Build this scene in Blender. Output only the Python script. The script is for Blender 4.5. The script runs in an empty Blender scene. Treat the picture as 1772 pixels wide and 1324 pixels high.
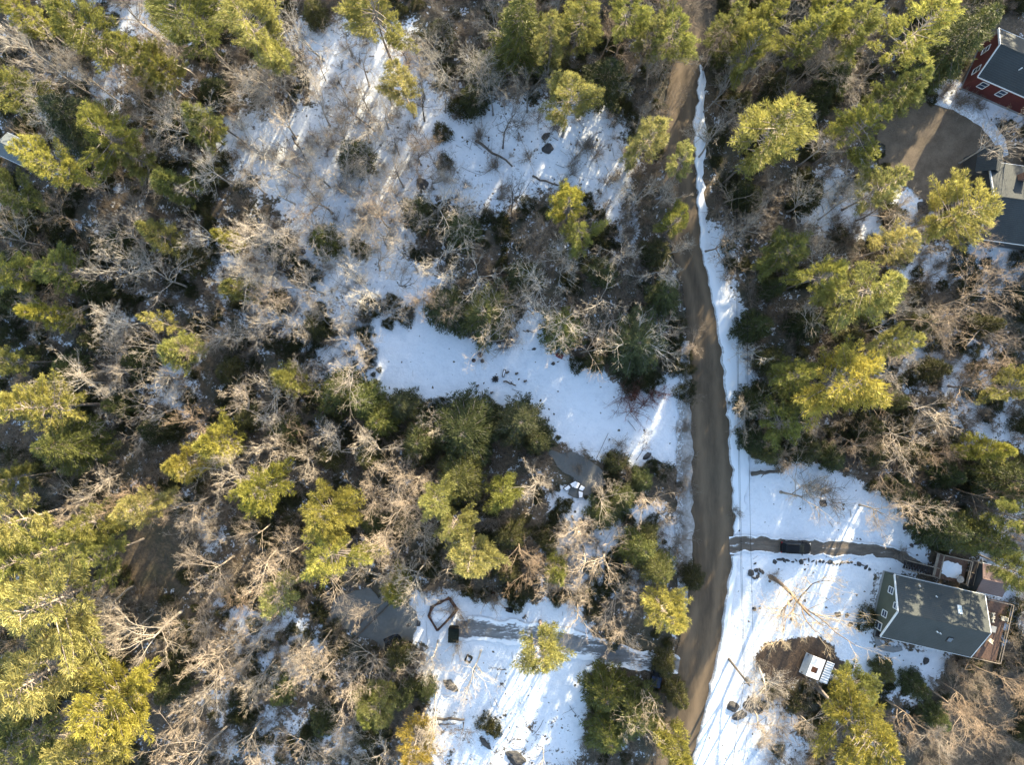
import bpy, math, random
import numpy as np
from mathutils import Vector, noise as mnoise

# ------------------------------------------------------------------ camera, sky, sun, exposure
SC = bpy.context.scene
COL = SC.collection
H = 105.0                      # camera height over the ground, metres
F = 1181.3                     # focal length in pixels of the 1772 px wide photograph
cam_d = bpy.data.cameras.new('camera')
cam = bpy.data.objects.new('camera', cam_d)
COL.objects.link(cam)
cam.location = (0, 0, H)
cam.rotation_euler = (0, 0, 0)
cam_d.sensor_width = 36.0
cam_d.lens = 24.0
cam_d.clip_end = 6000
SC.camera = cam

SUN_EL, SUN_AZ = math.radians(14.0), math.radians(27.0)
world = bpy.data.worlds.new('World')
SC.world = world
world.use_nodes = True
wn = world.node_tree
sky = wn.nodes.new('ShaderNodeTexSky')
sky.sky_type = 'NISHITA'
sky.sun_disc = False
sky.sun_elevation = SUN_EL
sky.sun_rotation = SUN_AZ
wn.links.new(sky.outputs[0], wn.nodes['Background'].inputs[0])
wn.nodes['Background'].inputs[1].default_value = 0.15
sun_d = bpy.data.lights.new('sun', 'SUN')
sun_d.energy = 5.0
sun_d.angle = math.radians(0.5)
sun_d.color = (1.0, 0.86, 0.60)
sun = bpy.data.objects.new('sun', sun_d)
COL.objects.link(sun)
SUNV = Vector((math.sin(SUN_AZ) * math.cos(SUN_EL), math.cos(SUN_AZ) * math.cos(SUN_EL), math.sin(SUN_EL)))
sun.rotation_euler = SUNV.to_track_quat('Z', 'Y').to_euler()
sun.location = SUNV * 120
SC.view_settings.view_transform = 'Standard'
SC.view_settings.look = 'None'
SC.view_settings.gamma = 1.0
SC.view_settings.use_curve_mapping = False
SC.view_settings.exposure = 2.15
SC.cycles.max_bounces = 5
SC.cycles.diffuse_bounces = 3
SC.cycles.glossy_bounces = 2
SC.cycles.transmission_bounces = 3
SC.cycles.transparent_max_bounces = 4

# ------------------------------------------------------------------ helpers
def P(px, py, z=0.0):
    """The point at height z over which pixel (px, py) of the photograph lies."""
    s = (H - z) / F
    return np.array([(px - 886.0) * s, (662.0 - py) * s, z])

def inside(px, py, poly):
    r = False
    n = len(poly)
    j = n - 1
    for i in range(n):
        xi, yi = poly[i]; xj, yj = poly[j]
        if (yi > py) != (yj > py) and px < (xj - xi) * (py - yi) / (yj - yi) + xi:
            r = not r
        j = i
    return r

def inside_np(X, Y, poly):
    r = np.zeros(X.shape, bool)
    j = len(poly) - 1
    for i in range(len(poly)):
        xi, yi = poly[i]; xj, yj = poly[j]
        if yi != yj:
            c = ((yi > Y) != (yj > Y)) & (X < (xj - xi) * (Y - yi) / (yj - yi) + xi)
            r ^= c
        j = i
    return r

def dist_np(X, Y, poly, closed=True):
    d = np.full(X.shape, 1e9)
    n = len(poly)
    for i in range(n if closed else n - 1):
        ax, ay = poly[i]; bx, by = poly[(i + 1) % n]
        vx, vy = bx - ax, by - ay
        t = np.clip(((X - ax) * vx + (Y - ay) * vy) / (vx * vx + vy * vy + 1e-9), 0, 1)
        d = np.minimum(d, np.hypot(X - ax - t * vx, Y - ay - t * vy))
    return d

def mesh_np(name, V, Fq=None, Ft=None, smooth=False, attrs=None):
    """A mesh from numpy vertices, quads and triangles."""
    me = bpy.data.meshes.new(name)
    V = np.asarray(V, np.float32)
    nq = 0 if Fq is None else len(Fq)
    nt = 0 if Ft is None else len(Ft)
    me.vertices.add(len(V))
    me.vertices.foreach_set('co', V.ravel())
    loops = []
    if nq: loops.append(np.asarray(Fq, np.int32).ravel())
    if nt: loops.append(np.asarray(Ft, np.int32).ravel())
    L = np.concatenate(loops)
    me.loops.add(len(L))
    me.loops.foreach_set('vertex_index', L)
    me.polygons.add(nq + nt)
    st = np.concatenate([np.arange(nq) * 4, nq * 4 + np.arange(nt) * 3]).astype(np.int32)
    me.polygons.foreach_set('loop_start', st)
    if smooth:
        me.polygons.foreach_set('use_smooth', np.ones(nq + nt, bool))
    for k, a in (attrs or {}).items():
        at = me.attributes.new(k, 'FLOAT', 'POINT')
        at.data.foreach_set('value', np.asarray(a, np.float32))
    me.update(calc_edges=True)
    me.validate()
    return me

def link(name, me, mats=None, parent=None, loc=None):
    o = bpy.data.objects.new(name, me)
    COL.objects.link(o)
    if mats is not None and me is not None and not me.materials:
        me.materials.append(mats)
    if parent is not None: o.parent = parent
    if loc is not None: o.location = loc
    return o

def tag(o, label=None, cat=None, group=None, kind=None):
    if label: o['label'] = label
    if cat: o['category'] = cat
    if group: o['group'] = group
    if kind: o['kind'] = kind
    return o

def empty(name, loc=(0, 0, 0), rz=0.0, label=None, cat=None, group=None):
    o = bpy.data.objects.new(name, None)
    o.empty_display_size = 0.3
    COL.objects.link(o)
    o.location = loc
    o.rotation_euler = (0, 0, rz)
    return tag(o, label, cat, group)

class MB:
    """Collects boxes, prisms, tubes and single faces for one mesh."""
    def __init__(self): self.v = []; self.f = []
    def add(self, vs, fs):
        b = len(self.v); self.v += [tuple(map(float, p)) for p in vs]; self.f += [tuple(b + i for i in q) for q in fs]; return self
    def box(self, c, s, rz=0.0, rx=0.0, ry=0.0):
        from mathutils import Euler
        m = Euler((rx, ry, rz)).to_matrix()
        hx, hy, hz = s[0] / 2, s[1] / 2, s[2] / 2
        vs = [Vector(c) + m @ Vector((x * hx, y * hy, z * hz)) for x, y, z in ((-1,-1,-1),(1,-1,-1),(1,1,-1),(-1,1,-1),(-1,-1,1),(1,-1,1),(1,1,1),(-1,1,1))]
        return self.add(vs, [(0,3,2,1),(4,5,6,7),(0,1,5,4),(1,2,6,5),(2,3,7,6),(3,0,4,7)])
    def slab(self, quad, n, t):
        """quad of four points thickened by t against n"""
        n = Vector(n).normalized() * t
        a = [Vector(q) for q in quad]; b = [q - n for q in a]
        return self.add(a + b, [(0,1,2,3),(7,6,5,4),(0,4,5,1),(1,5,6,2),(2,6,7,3),(3,7,4,0)])
    def prism(self, poly, z0, z1):
        n = len(poly)
        vs = [(x, y, z0) for x, y in poly] + [(x, y, z1) for x, y in poly]
        return self.add(vs, [tuple(range(n))[::-1], tuple(range(n, 2 * n))] + [(i, (i + 1) % n, n + (i + 1) % n, n + i) for i in range(n)])
    def tube(self, pts, rs, n=6):
        pts = [Vector(p) for p in pts]
        if not hasattr(rs, '__len__'): rs = [rs] * len(pts)
        vs = []; fs = []
        for i, p in enumerate(pts):
            d = (pts[min(i + 1, len(pts) - 1)] - pts[max(i - 1, 0)]).normalized()
            u = d.cross(Vector((0, 0, 1)) if abs(d.z) < .9 else Vector((1, 0, 0))).normalized(); w = d.cross(u)
            for k in range(n):
                a = 2 * math.pi * k / n
                vs.append(p + (u * math.cos(a) + w * math.sin(a)) * rs[i])
        for i in range(len(pts) - 1):
            for k in range(n):
                fs.append((i * n + k, i * n + (k + 1) % n, (i + 1) * n + (k + 1) % n, (i + 1) * n + k))
        fs += [tuple(range(n))[::-1], tuple((len(pts) - 1) * n + k for k in range(n))]
        return self.add(vs, fs)
    def mesh(self, name, m, smooth=False):
        me = bpy.data.meshes.new(name)
        me.from_pydata(self.v, [], self.f)
        me.update()
        if smooth:
            me.polygons.foreach_set('use_smooth', [True] * len(me.polygons))
        if m: me.materials.append(m)
        return me
    def build(self, name, m, parent=None, smooth=False, bevel=0.0):
        o = link(name, self.mesh(name, m, smooth), None, parent)
        if bevel:
            b = o.modifiers.new('bevel', 'BEVEL'); b.width = bevel; b.segments = 2; b.limit_method = 'ANGLE'
        return o

# ------------------------------------------------------------------ materials
def new_mat(name):
    m = bpy.data.materials.new(name); m.use_nodes = True
    nt = m.node_tree
    return m, nt, nt.nodes['Principled BSDF']

def N(nt, t, **kw):
    n = nt.nodes.new(t)
    for k, v in kw.items(): setattr(n, k, v)
    return n

def noise_node(nt, scale, detail=4, rough=0.6, coord='Object', dist=0.0):
    tc = N(nt, 'ShaderNodeTexCoord')
    n = N(nt, 'ShaderNodeTexNoise')
    n.inputs['Scale'].default_value = scale; n.inputs['Detail'].default_value = detail
    n.inputs['Roughness'].default_value = rough; n.inputs['Distortion'].default_value = dist
    nt.links.new(tc.outputs[coord], n.inputs['Vector'])
    return n.outputs['Fac']

def ramp(nt, fac, stops):
    r = N(nt, 'ShaderNodeValToRGB')
    e = r.color_ramp.elements
    while len(e) > 1: e.remove(e[-1])
    e[0].position = stops[0][0]; e[0].color = (*stops[0][1], 1)
    for p, c in stops[1:]:
        k = e.new(p); k.color = (*c, 1)
    nt.links.new(fac, r.inputs[0])
    return r.outputs[0]

def math_n(nt, op, a, b=None, clamp=False):
    m = N(nt, 'ShaderNodeMath', operation=op, use_clamp=clamp)
    for i, x in enumerate((a, b)):
        if x is None: continue
        if isinstance(x, (int, float)): m.inputs[i].default_value = x
        else: nt.links.new(x, m.inputs[i])
    return m.outputs[0]

def mix_c(nt, fac, a, b, mode='MIX'):
    m = N(nt, 'ShaderNodeMix', data_type='RGBA', blend_type=mode)
    for i, x in ((0, fac), (6, a), (7, b)):
        if isinstance(x, (int, float)): m.inputs[i].default_value = x
        elif isinstance(x, tuple): m.inputs[i].default_value = (*x, 1)
        else: nt.links.new(x, m.inputs[i])
    return m.outputs[2]

def bump(nt, bs, h, strength=0.5, dist=0.1):
    b = N(nt, 'ShaderNodeBump'); b.inputs['Strength'].default_value = strength; b.inputs['Distance'].default_value = dist
    nt.links.new(h, b.inputs['Height']); nt.links.new(b.outputs[0], bs.inputs['Normal'])

def smooth_step(nt, x, lo, hi):
    m = N(nt, 'ShaderNodeMapRange', interpolation_type='SMOOTHSTEP')
    nt.links.new(x, m.inputs[0]); m.inputs[1].default_value = lo; m.inputs[2].default_value = hi
    return m.outputs[0]

_flat = {}
def flat(name, c, rough=0.7, metal=0.0, var=0.18, scale=3.0):
    if name in _flat: return _flat[name]
    m, nt, b = new_mat(name)
    n = noise_node(nt, scale, 5, 0.65)
    lo = tuple(x * (1 - var) for x in c); hi = tuple(min(1, x * (1 + var)) for x in c)
    nt.links.new(ramp(nt, n, [(0.3, lo), (0.7, hi)]), b.inputs['Base Color'])
    b.inputs['Roughness'].default_value = rough; b.inputs['Metallic'].default_value = metal
    _flat[name] = m
    return m

def mat_ground():
    m, nt, b = new_mat('snow and leaf litter')
    al = N(nt, 'ShaderNodeAttribute', attribute_name='litter').outputs['Fac']
    am = N(nt, 'ShaderNodeAttribute', attribute_name='mud').outputs['Fac']
    n1 = noise_node(nt, 0.55, 6, 0.62)
    n2 = noise_node(nt, 3.2, 5, 0.7)
    n3 = noise_node(nt, 2.3, 6, 0.8)
    x = math_n(nt, 'ADD', math_n(nt, 'MULTIPLY', n1, 0.55), math_n(nt, 'MULTIPLY', n2, 0.45))
    thr = math_n(nt, 'SUBTRACT', 0.92, math_n(nt, 'MULTIPLY', al, 0.84))
    lit = smooth_step(nt, math_n(nt, 'SUBTRACT', x, thr), -0.015, 0.05)
    tc = N(nt, 'ShaderNodeTexCoord')
    # leaves, twig ends and stubs that poke through the snow
    vo = N(nt, 'ShaderNodeTexVoronoi', feature='F1'); vo.inputs['Scale'].default_value = 1.5; vo.inputs['Randomness'].default_value = 1.0
    dn = N(nt, 'ShaderNodeMapping'); nt.links.new(tc.outputs['Object'], dn.inputs[0])
    wob = N(nt, 'ShaderNodeTexNoise'); wob.inputs['Scale'].default_value = 2.5; nt.links.new(tc.outputs['Object'], wob.inputs['Vector'])
    va = N(nt, 'ShaderNodeVectorMath', operation='MULTIPLY_ADD'); nt.links.new(wob.outputs['Color'], va.inputs[0]); va.inputs[1].default_value = (0.5, 0.5, 0.5); nt.links.new(dn.outputs[0], va.inputs[2])
    nt.links.new(va.outputs[0], vo.inputs['Vector'])
    sepc = N(nt, 'ShaderNodeSeparateColor'); nt.links.new(vo.outputs['Color'], sepc.inputs[0])
    size = math_n(nt, 'MULTIPLY', math_n(nt, 'POWER', sepc.outputs[0], 3.0), 0.3)
    on = math_n(nt, 'LESS_THAN', sepc.outputs[1], math_n(nt, 'ADD', 0.16, math_n(nt, 'MULTIPLY', al, 1.0)))
    sp = math_n(nt, 'MULTIPLY', math_n(nt, 'LESS_THAN', vo.outputs['Distance'], size), on)
    lit = math_n(nt, 'MAXIMUM', lit, sp)
    snow = ramp(nt, math_n(nt, 'ADD', math_n(nt, 'MULTIPLY', n1, 0.5), math_n(nt, 'MULTIPLY', n3, 0.5)), [(0.3, (0.60, 0.625, 0.66)), (0.5, (0.76, 0.775, 0.80)), (0.7, (0.80, 0.812, 0.835))])
    leaf = ramp(nt, n3, [(0.2, (0.025, 0.02, 0.015)), (0.42, (0.07, 0.052, 0.033)), (0.58, (0.14, 0.098, 0.058)), (0.8, (0.25, 0.18, 0.11))])
    leaf = mix_c(nt, smooth_step(nt, noise_node(nt, 0.16, 3), 0.45, 0.6), leaf, mix_c(nt, 0.6, leaf, (0.035, 0.04, 0.02)))
    mudc = ramp(nt, n2, [(0.3, (0.045, 0.029, 0.018)), (0.7, (0.08, 0.05, 0.03))])
    mthr = math_n(nt, 'SUBTRACT', 0.95, math_n(nt, 'MULTIPLY', am, 0.92))
    mf = smooth_step(nt, math_n(nt, 'SUBTRACT', math_n(nt, 'ADD', math_n(nt, 'MULTIPLY', n2, 0.6), math_n(nt, 'MULTIPLY', n3, 0.4)), mthr), -0.01, 0.04)
    c = mix_c(nt, lit, snow, leaf)
    c = mix_c(nt, mf, c, mudc)
    nt.links.new(c, b.inputs['Base Color'])
    b.inputs['Roughness'].default_value = 0.75
    hgt = math_n(nt, 'ADD', math_n(nt, 'MULTIPLY', n2, 0.5), math_n(nt, 'MULTIPLY', n3, 0.25))
    n4 = noise_node(nt, 1.3, 3, 0.55)
    hgt = math_n(nt, 'ADD', hgt, math_n(nt, 'MULTIPLY', n4, 0.5))
    bump(nt, b, hgt, 0.8, 0.28)
    return m

def mat_surface(name, lo, hi, snow=0.0, scale=1.2, rough=0.8, stretch=(1, 1, 1), rz=0.0, tracks=None, bumpd=0.06, spots=0.0):
    """dirt, gravel, ice: two-tone noise with patches of left-over snow"""
    m, nt, b = new_mat(name)
    tc = N(nt, 'ShaderNodeTexCoord'); mp = N(nt, 'ShaderNodeMapping')
    mp.inputs['Scale'].default_value = stretch; mp.inputs['Rotation'].default_value = (0, 0, rz)
    nt.links.new(tc.outputs['Object'], mp.inputs[0])
    def nz(s, d=5, r=0.65):
        n = N(nt, 'ShaderNodeTexNoise'); n.inputs['Scale'].default_value = s; n.inputs['Detail'].default_value = d; n.inputs['Roughness'].default_value = r
        nt.links.new(mp.outputs[0], n.inputs['Vector']); return n.outputs['Fac']
    a = nz(scale); f = nz(scale * 9, 3)
    fac = math_n(nt, 'ADD', math_n(nt, 'MULTIPLY', a, 0.7), math_n(nt, 'MULTIPLY', f, 0.3))
    c = ramp(nt, fac, [(0.36, lo), (0.64, hi)])
    if tracks:
        ac = N(nt, 'ShaderNodeAttribute', attribute_name='across').outputs['Fac']
        wv = math_n(nt, 'ADD', ac, math_n(nt, 'MULTIPLY', math_n(nt, 'SUBTRACT', nz(0.25, 2), 0.5), 0.16))
        tr = math_n(nt, 'POWER', math_n(nt, 'ABSOLUTE', math_n(nt, 'SINE', math_n(nt, 'MULTIPLY', wv, tracks))), 3.0)
        c = mix_c(nt, math_n(nt, 'MULTIPLY', tr, 0.6), c, tuple(x * 1.5 for x in hi))
        c = mix_c(nt, math_n(nt, 'MULTIPLY', smooth_step(nt, nz(0.3, 4), 0.52, 0.66), 0.55), c, tuple(x * 0.55 for x in lo))
    at = N(nt, 'ShaderNodeAttribute', attribute_name='snow').outputs['Fac']
    x = math_n(nt, 'ADD', math_n(nt, 'MULTIPLY', nz(scale * 0.9, 6), 0.5), math_n(nt, 'MULTIPLY', nz(scale * 4, 4), 0.5))
    s = smooth_step(nt, math_n(nt, 'SUBTRACT', x, math_n(nt, 'SUBTRACT', 0.86 - snow * 0.8, math_n(nt, 'MULTIPLY', at, 0.8))), -0.02, 0.10)
    c = mix_c(nt, s, c, (0.76, 0.78, 0.80))
    nt.links.new(c, b.inputs['Base Color'])
    b.inputs['Roughness'].default_value = rough
    bump(nt, b, fac, 0.5, bumpd)
    return m

def mat_foliage(name, dark, light, dead=(0.10, 0.065, 0.03), dead_amt=0.08, trans=0.42):
    """needles: tint by object colour, by tuft (attribute tone) and by position in the crown"""
    m, nt, b = new_mat(name)
    tone = N(nt, 'ShaderNodeAttribute', attribute_name='tone').outputs['Fac']
    oi = N(nt, 'ShaderNodeObjectInfo')
    n = noise_node(nt, 0.55, 3, 0.6)
    f = math_n(nt, 'ADD', math_n(nt, 'MULTIPLY', tone, 0.6), math_n(nt, 'MULTIPLY', n, 0.4))
    c = ramp(nt, f, [(0.2, dark), (0.75, light)])
    c = mix_c(nt, math_n(nt, 'LESS_THAN', tone, dead_amt), c, dead)
    c = mix_c(nt, 1.0, c, oi.outputs['Color'], 'MULTIPLY')
    nt.links.new(c, b.inputs['Base Color'])
    b.inputs['Roughness'].default_value = 0.55
    b.inputs['Specular IOR Level'].default_value = 0.3
    tr = N(nt, 'ShaderNodeBsdfTranslucent'); nt.links.new(c, tr.inputs[0])
    mx = N(nt, 'ShaderNodeMixShader'); mx.inputs[0].default_value = trans
    out = nt.nodes['Material Output']
    nt.links.new(b.outputs[0], mx.inputs[1]); nt.links.new(tr.outputs[0], mx.inputs[2]); nt.links.new(mx.outputs[0], out.inputs[0])
    return m

def mat_bark(name, lo, hi, scale=2.0):
    m, nt, b = new_mat(name)
    oi = N(nt, 'ShaderNodeObjectInfo')
    n = noise_node(nt, scale, 5, 0.7)
    c = ramp(nt, n, [(0.35, lo), (0.65, hi)])
    c = mix_c(nt, 1.0, c, oi.outputs['Color'], 'MULTIPLY')
    nt.links.new(c, b.inputs['Base Color'])
    b.inputs['Roughness'].default_value = 0.8
    bump(nt, b, noise_node(nt, scale * 5, 3), 0.6, 0.03)
    return m

M_GROUND = mat_ground()
M_ROAD = mat_surface('packed dirt', (0.066, 0.046, 0.027), (0.122, 0.086, 0.052), 0.0, 1.1, 0.85, (1.0, 0.16, 1), tracks=6.283)
M_BANK = mat_surface('ploughed snow', (0.30, 0.28, 0.26), (0.50, 0.49, 0.48), 0.42, 2.2, 0.8)
M_VERGE = mat_surface('dirty snow', (0.20, 0.18, 0.16), (0.42, 0.41, 0.40), 0.16, 1.6, 0.8)
M_DRIVE = mat_surface('slushy gravel', (0.06, 0.047, 0.034), (0.15, 0.122, 0.095), 0.24, 0.9, 0.7, (0.35, 1.2, 1), 0.08)
M_ICEDRIVE = mat_surface('icy gravel', (0.095, 0.092, 0.088), (0.20, 0.20, 0.20), 0.36, 0.8, 0.55, (0.4, 1.1, 1), 0.15)
M_GRAVEL = mat_surface('bare gravel', (0.085, 0.062, 0.040), (0.17, 0.127, 0.086), 0.16, 0.5, 0.9)
M_ICE = mat_surface('pond ice', (0.085, 0.083, 0.073), (0.14, 0.137, 0.122), 0.13, 0.25, 0.35)
M_SNOWCAP = flat('fresh snow', (0.83, 0.84, 0.86), 0.7, 0, 0.04)
M_WATER = flat('open water', (0.012, 0.014, 0.016), 0.06)
M_PINE = mat_foliage('pine needles', (0.075, 0.080, 0.020), (0.36, 0.335, 0.095))
M_HEM = mat_foliage('hemlock needles', (0.026, 0.035, 0.013), (0.085, 0.092, 0.03), dead_amt=0.06, trans=0.3)
M_BARK = mat_bark('grey bark', (0.22, 0.205, 0.185), (0.44, 0.42, 0.385))
M_TWIG = mat_bark('twig bark', (0.27, 0.24, 0.205), (0.42, 0.385, 0.335), 1.0)
M_PBARK = mat_bark('pine bark', (0.11, 0.09, 0.075), (0.25, 0.21, 0.18))
M_ROCK = flat('field stone', (0.055, 0.052, 0.05), 0.85, 0, 0.5, 2.5)
M_LOG = flat('weathered log', (0.10, 0.082, 0.066), 0.85, 0, 0.35, 2.0)
M_BLACK = flat('black plastic', (0.008, 0.009, 0.009), 0.8)
M_BLACK.node_tree.nodes['Principled BSDF'].inputs['Specular IOR Level'].default_value = 0.1

# ------------------------------------------------------------------ the layout of the photograph, in its pixels
ROAD = [(-40, 1172, 1222), (60, 1172, 1220), (130, 1160, 1212), (200, 1148, 1205), (300, 1148, 1206), (400, 1158, 1212), (450, 1168, 1220), (500, 1181, 1231), (550, 1187, 1240),
        (600, 1190, 1248), (700, 1192, 1259), (800, 1195, 1267), (900, 1196, 1271), (950, 1196, 1270), (1000, 1191, 1263), (1050, 1186, 1256), (1100, 1177, 1248),
        (1150, 1167, 1239), (1200, 1156, 1228), (1250, 1146, 1215), (1324, 1130, 1200), (1400, 1112, 1182)]
ROADPOLY = [(l, y) for y, l, r in ROAD] + [(r, y) for y, l, r in ROAD[::-1]]
CLEARING = [(605, 600), (650, 565), (730, 545), (770, 565), (820, 600), (880, 605), (915, 540), (945, 560), (985, 625), (1040, 650), (1090, 690), (1178, 650), (1178, 800), (1110, 805),
            (1060, 800), (1000, 775), (955, 745), (920, 715), (860, 695), (760, 690), (700, 705), (645, 660)]
UPPER = [(500, 10), (600, 50), (720, 50), (755, 160), (840, 170), (940, 170), (1060, 180), (1100, 260), (1080, 420), (1010, 330), (940, 330), (860, 370), (740, 340), (720, 400),
         (700, 440), (770, 470), (760, 540), (640, 565), (560, 500), (520, 420), (470, 340), (390, 260), (380, 190), (450, 200), (540, 180)]
YARD = [(1272, 805), (1320, 800), (1400, 800), (1500, 845), (1560, 880), (1605, 940), (1600, 985), (1520, 1000), (1500, 1110), (1540, 1125), (1640, 1140), (1560, 1170), (1450, 1150), (1400, 1150),
        (1330, 1170), (1300, 1200), (1300, 1260), (1330, 1330), (1195, 1330), (1250, 1080), (1272, 960)]
LOWER = [(715, 1030), (800, 1030), (900, 1045), (990, 1050), (1015, 1090), (1035, 1140), (1015, 1200), (1010, 1290), (985, 1330), (760, 1330), (745, 1200), (735, 1120), (700, 1095)]
MUD = [(1305, 1140), (1325, 1112), (1370, 1105), (1420, 1102), (1445, 1120), (1450, 1140), (1480, 1155), (1470, 1170), (1430, 1170), (1380, 1180), (1340, 1190), (1320, 1165)]
SNOWY = [([(530, 540), (650, 560), (650, 670), (550, 650)], 0.36), ([(1420, 300), (1500, 320), (1560, 340), (1620, 340), (1640, 350), (1560, 420), (1500, 400), (1400, 380)], 0.30),
         ([(1560, 440), (1660, 430), (1790, 420), (1790, 500), (1640, 490), (1560, 480)], 0.36), ([(1520, 560), (1640, 560), (1740, 620), (1780, 780), (1700, 770), (1640, 680), (1520, 660)], 0.44),
         ([(1222, 400), (1262, 400), (1250, 470), (1285, 560), (1298, 640), (1292, 800), (1270, 800), (1245, 600)], 0.22), ([(1700, 900), (1790, 880), (1790, 1130), (1730, 1130), (1720, 1000), (1700, 960)], 0.33),
         ([(330, 440), (420, 430), (560, 480), (620, 560), (540, 600), (430, 560)], 0.46), ([(250, 600), (330, 600), (330, 720), (270, 740)], 0.44),
         ([(380, 1040), (500, 1060), (560, 1120), (520, 1180), (420, 1160)], 0.42), ([(310, 860), (380, 900), (360, 960), (320, 930)], 0.38), ([(100, 0), (300, 0), (300, 70), (200, 40)], 0.40),
         ([(130, 130), (200, 130), (200, 210), (150, 190)], 0.42), ([(1640, 130), (1772, 180), (1772, 210), (1610, 160)], 0.15), ([(960, 840), (1180, 900), (1180, 980), (960, 1050)], 0.36),
         ([(1430, 1100), (1700, 1140), (1640, 1220), (1430, 1180)], 0.40), ([(1210, 1240), (1340, 1200), (1420, 1324), (1200, 1330)], 0.42), ([(380, 1180), (600, 1260), (700, 1330), (350, 1330)], 0.50)]
LITTER = [([(210, 900), (330, 900), (340, 980), (260, 1020), (200, 980)], 0.95), ([(1640, 60), (1720, 40), (1700, 150), (1650, 130)], 0.95), ([(1650, 1130), (1790, 1110), (1790, 1340), (1560, 1340)], 0.75),
          ([(460, 0), (560, 0), (560, 30), (480, 40)], 0.9), ([(1200, 0), (1500, 0), (1420, 180), (1280, 200), (1215, 120)], 0.8)]
POND = [(560, 1075), (580, 1035), (635, 1015), (668, 1040), (700, 1045), (722, 1058), (718, 1090), (712, 1112), (690, 1116), (668, 1128), (645, 1110), (610, 1095)]
POND2 = [(948, 780), (985, 782), (1022, 797), (1042, 815), (1052, 838), (1025, 852), (1000, 862), (984, 856), (990, 830), (965, 808)]
OPENW = [(664, 1108), (680, 1096), (694, 1098), (698, 1108), (714, 1112), (710, 1122), (690, 1124), (680, 1134), (668, 1130)]
GRAVEL = [(1522, 206), (1556, 184), (1600, 170), (1655, 182), (1702, 204), (1738, 240), (1768, 262), (1810, 272), (1810, 304), (1742, 300), (1700, 318), (1672, 346), (1630, 358), (1588, 342), (1560, 312), (1532, 282), (1524, 244)]
HOUSES = [[(1510, 985), (1740, 1000), (1755, 1060), (1730, 1145), (1500, 1120)], [(1565, 960), (1730, 955), (1735, 1010), (1560, 1000)], [(1660, 20), (1800, 20), (1800, 200), (1670, 160)],
          [(1670, 270), (1800, 270), (1800, 430), (1690, 430)], [(1390, 1120), (1450, 1140), (1430, 1190), (1380, 1165)], [(0, 235), (60, 235), (60, 290), (0, 290)]]
DRIVE_C = [(1262, 943, 15), (1300, 941, 14), (1350, 944, 14), (1400, 948, 14), (1450, 949, 13), (1500, 951, 12), (1545, 958, 11), (1578, 972, 10), (1600, 986, 8)]
DRIVE2_C = [(788, 1086, 18), (830, 1088, 20), (880, 1094, 22), (930, 1102, 24), (990, 1115, 24), (1050, 1130, 21), (1110, 1142, 18), (1175, 1152, 16)]

def strip_poly(c):
    a, b = [], []
    for i, (x, y, w) in enumerate(c):
        x0, y0, _ = c[max(i - 1, 0)]; x1, y1, _ = c[min(i + 1, len(c) - 1)]
        d = math.hypot(x1 - x0, y1 - y0); nx, ny = -(y1 - y0) / d, (x1 - x0) / d
        a.append((x + nx * w, y + ny * w)); b.append((x - nx * w, y - ny * w))
    return a + b[::-1]
DRIVEPOLY, DRIVE2POLY = strip_poly(DRIVE_C), strip_poly(DRIVE2_C)

# ------------------------------------------------------------------ ground
def axis(lo, hi, step, far):
    core = np.arange(lo, hi + step / 2, step)
    out = []; x = hi; s = step
    while x < far: s *= 1.35; x += s; out.append(x)
    out = np.array(out)
    return np.concatenate([lo - (out - hi)[::-1], core, out])

def gnoise(X, Y, s, seed=0.0):
    r = np.empty(X.shape)
    for i, (x, y) in enumerate(zip(X.ravel(), Y.ravel())):
        r.flat[i] = mnoise.noise((x * s + seed, y * s - seed, seed))
    return r

def build_ground():
    xs, ys = axis(-84, 84, 0.6, 2500), axis(-66, 66, 0.6, 2500)
    X, Y = np.meshgrid(xs, ys)
    px, py = X / H * F + 886, 662 - Y / H * F
    core = (abs(X) < 90) & (abs(Y) < 72)
    lit = np.full(X.shape, 0.615); mud = np.zeros(X.shape)
    def blend(arr, poly, val, soft):
        i = inside_np(px, py, poly); d = dist_np(px, py, poly)
        w = np.where(i, np.clip(0.5 + d / soft, 0, 1), np.clip(0.5 - d / soft, 0, 1))
        arr += (val - arr) * w
    blend(lit, [(0, 0), (560, 0), (600, 560), (300, 640), (0, 560)], 0.585, 80)
    for poly, v in SNOWY: blend(lit, poly, v, 50)
    for poly, v in LITTER: blend(lit, poly, v, 36)
    blend(lit, UPPER, 0.40, 60)
    blend(lit, LOWER, 0.34, 26)
    blend(lit, [(745, 1215), (1000, 1230), (1000, 1335), (750, 1335)], 0.44, 40)
    blend(lit, CLEARING, 0.18, 30)
    blend(lit, YARD, 0.24, 26)
    blend(lit, [(1265, 1090), (1310, 1090), (1300, 1330), (1200, 1330)], 0.34, 30)
    blend(mud, MUD, 1.0, 34)
    hw = dist_np(px, py, HOUSES[0]); lit = np.where(inside_np(px, py, HOUSES[0]), np.maximum(lit, 0.5), lit)
    Z = np.full(X.shape, -0.16)
    nn = gnoise(X[core], Y[core], 0.11, 3.1) * 0.10 + gnoise(X[core], Y[core], 0.6, 9.7) * 0.04
    Z[core] += nn
    Z = np.minimum(Z, -0.03)
    ny, nx = X.shape
    V = np.stack([X.ravel(), Y.ravel(), Z.ravel()], 1)
    idx = np.arange(ny * nx).reshape(ny, nx)
    Q = np.stack([idx[:-1, :-1], idx[:-1, 1:], idx[1:, 1:], idx[1:, :-1]], -1).reshape(-1, 4)
    me = mesh_np('ground', V, Q, smooth=True, attrs={'litter': lit.ravel(), 'mud': mud.ravel()})
    tag(link('ground', me, M_GROUND), kind='structure')
build_ground()

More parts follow.
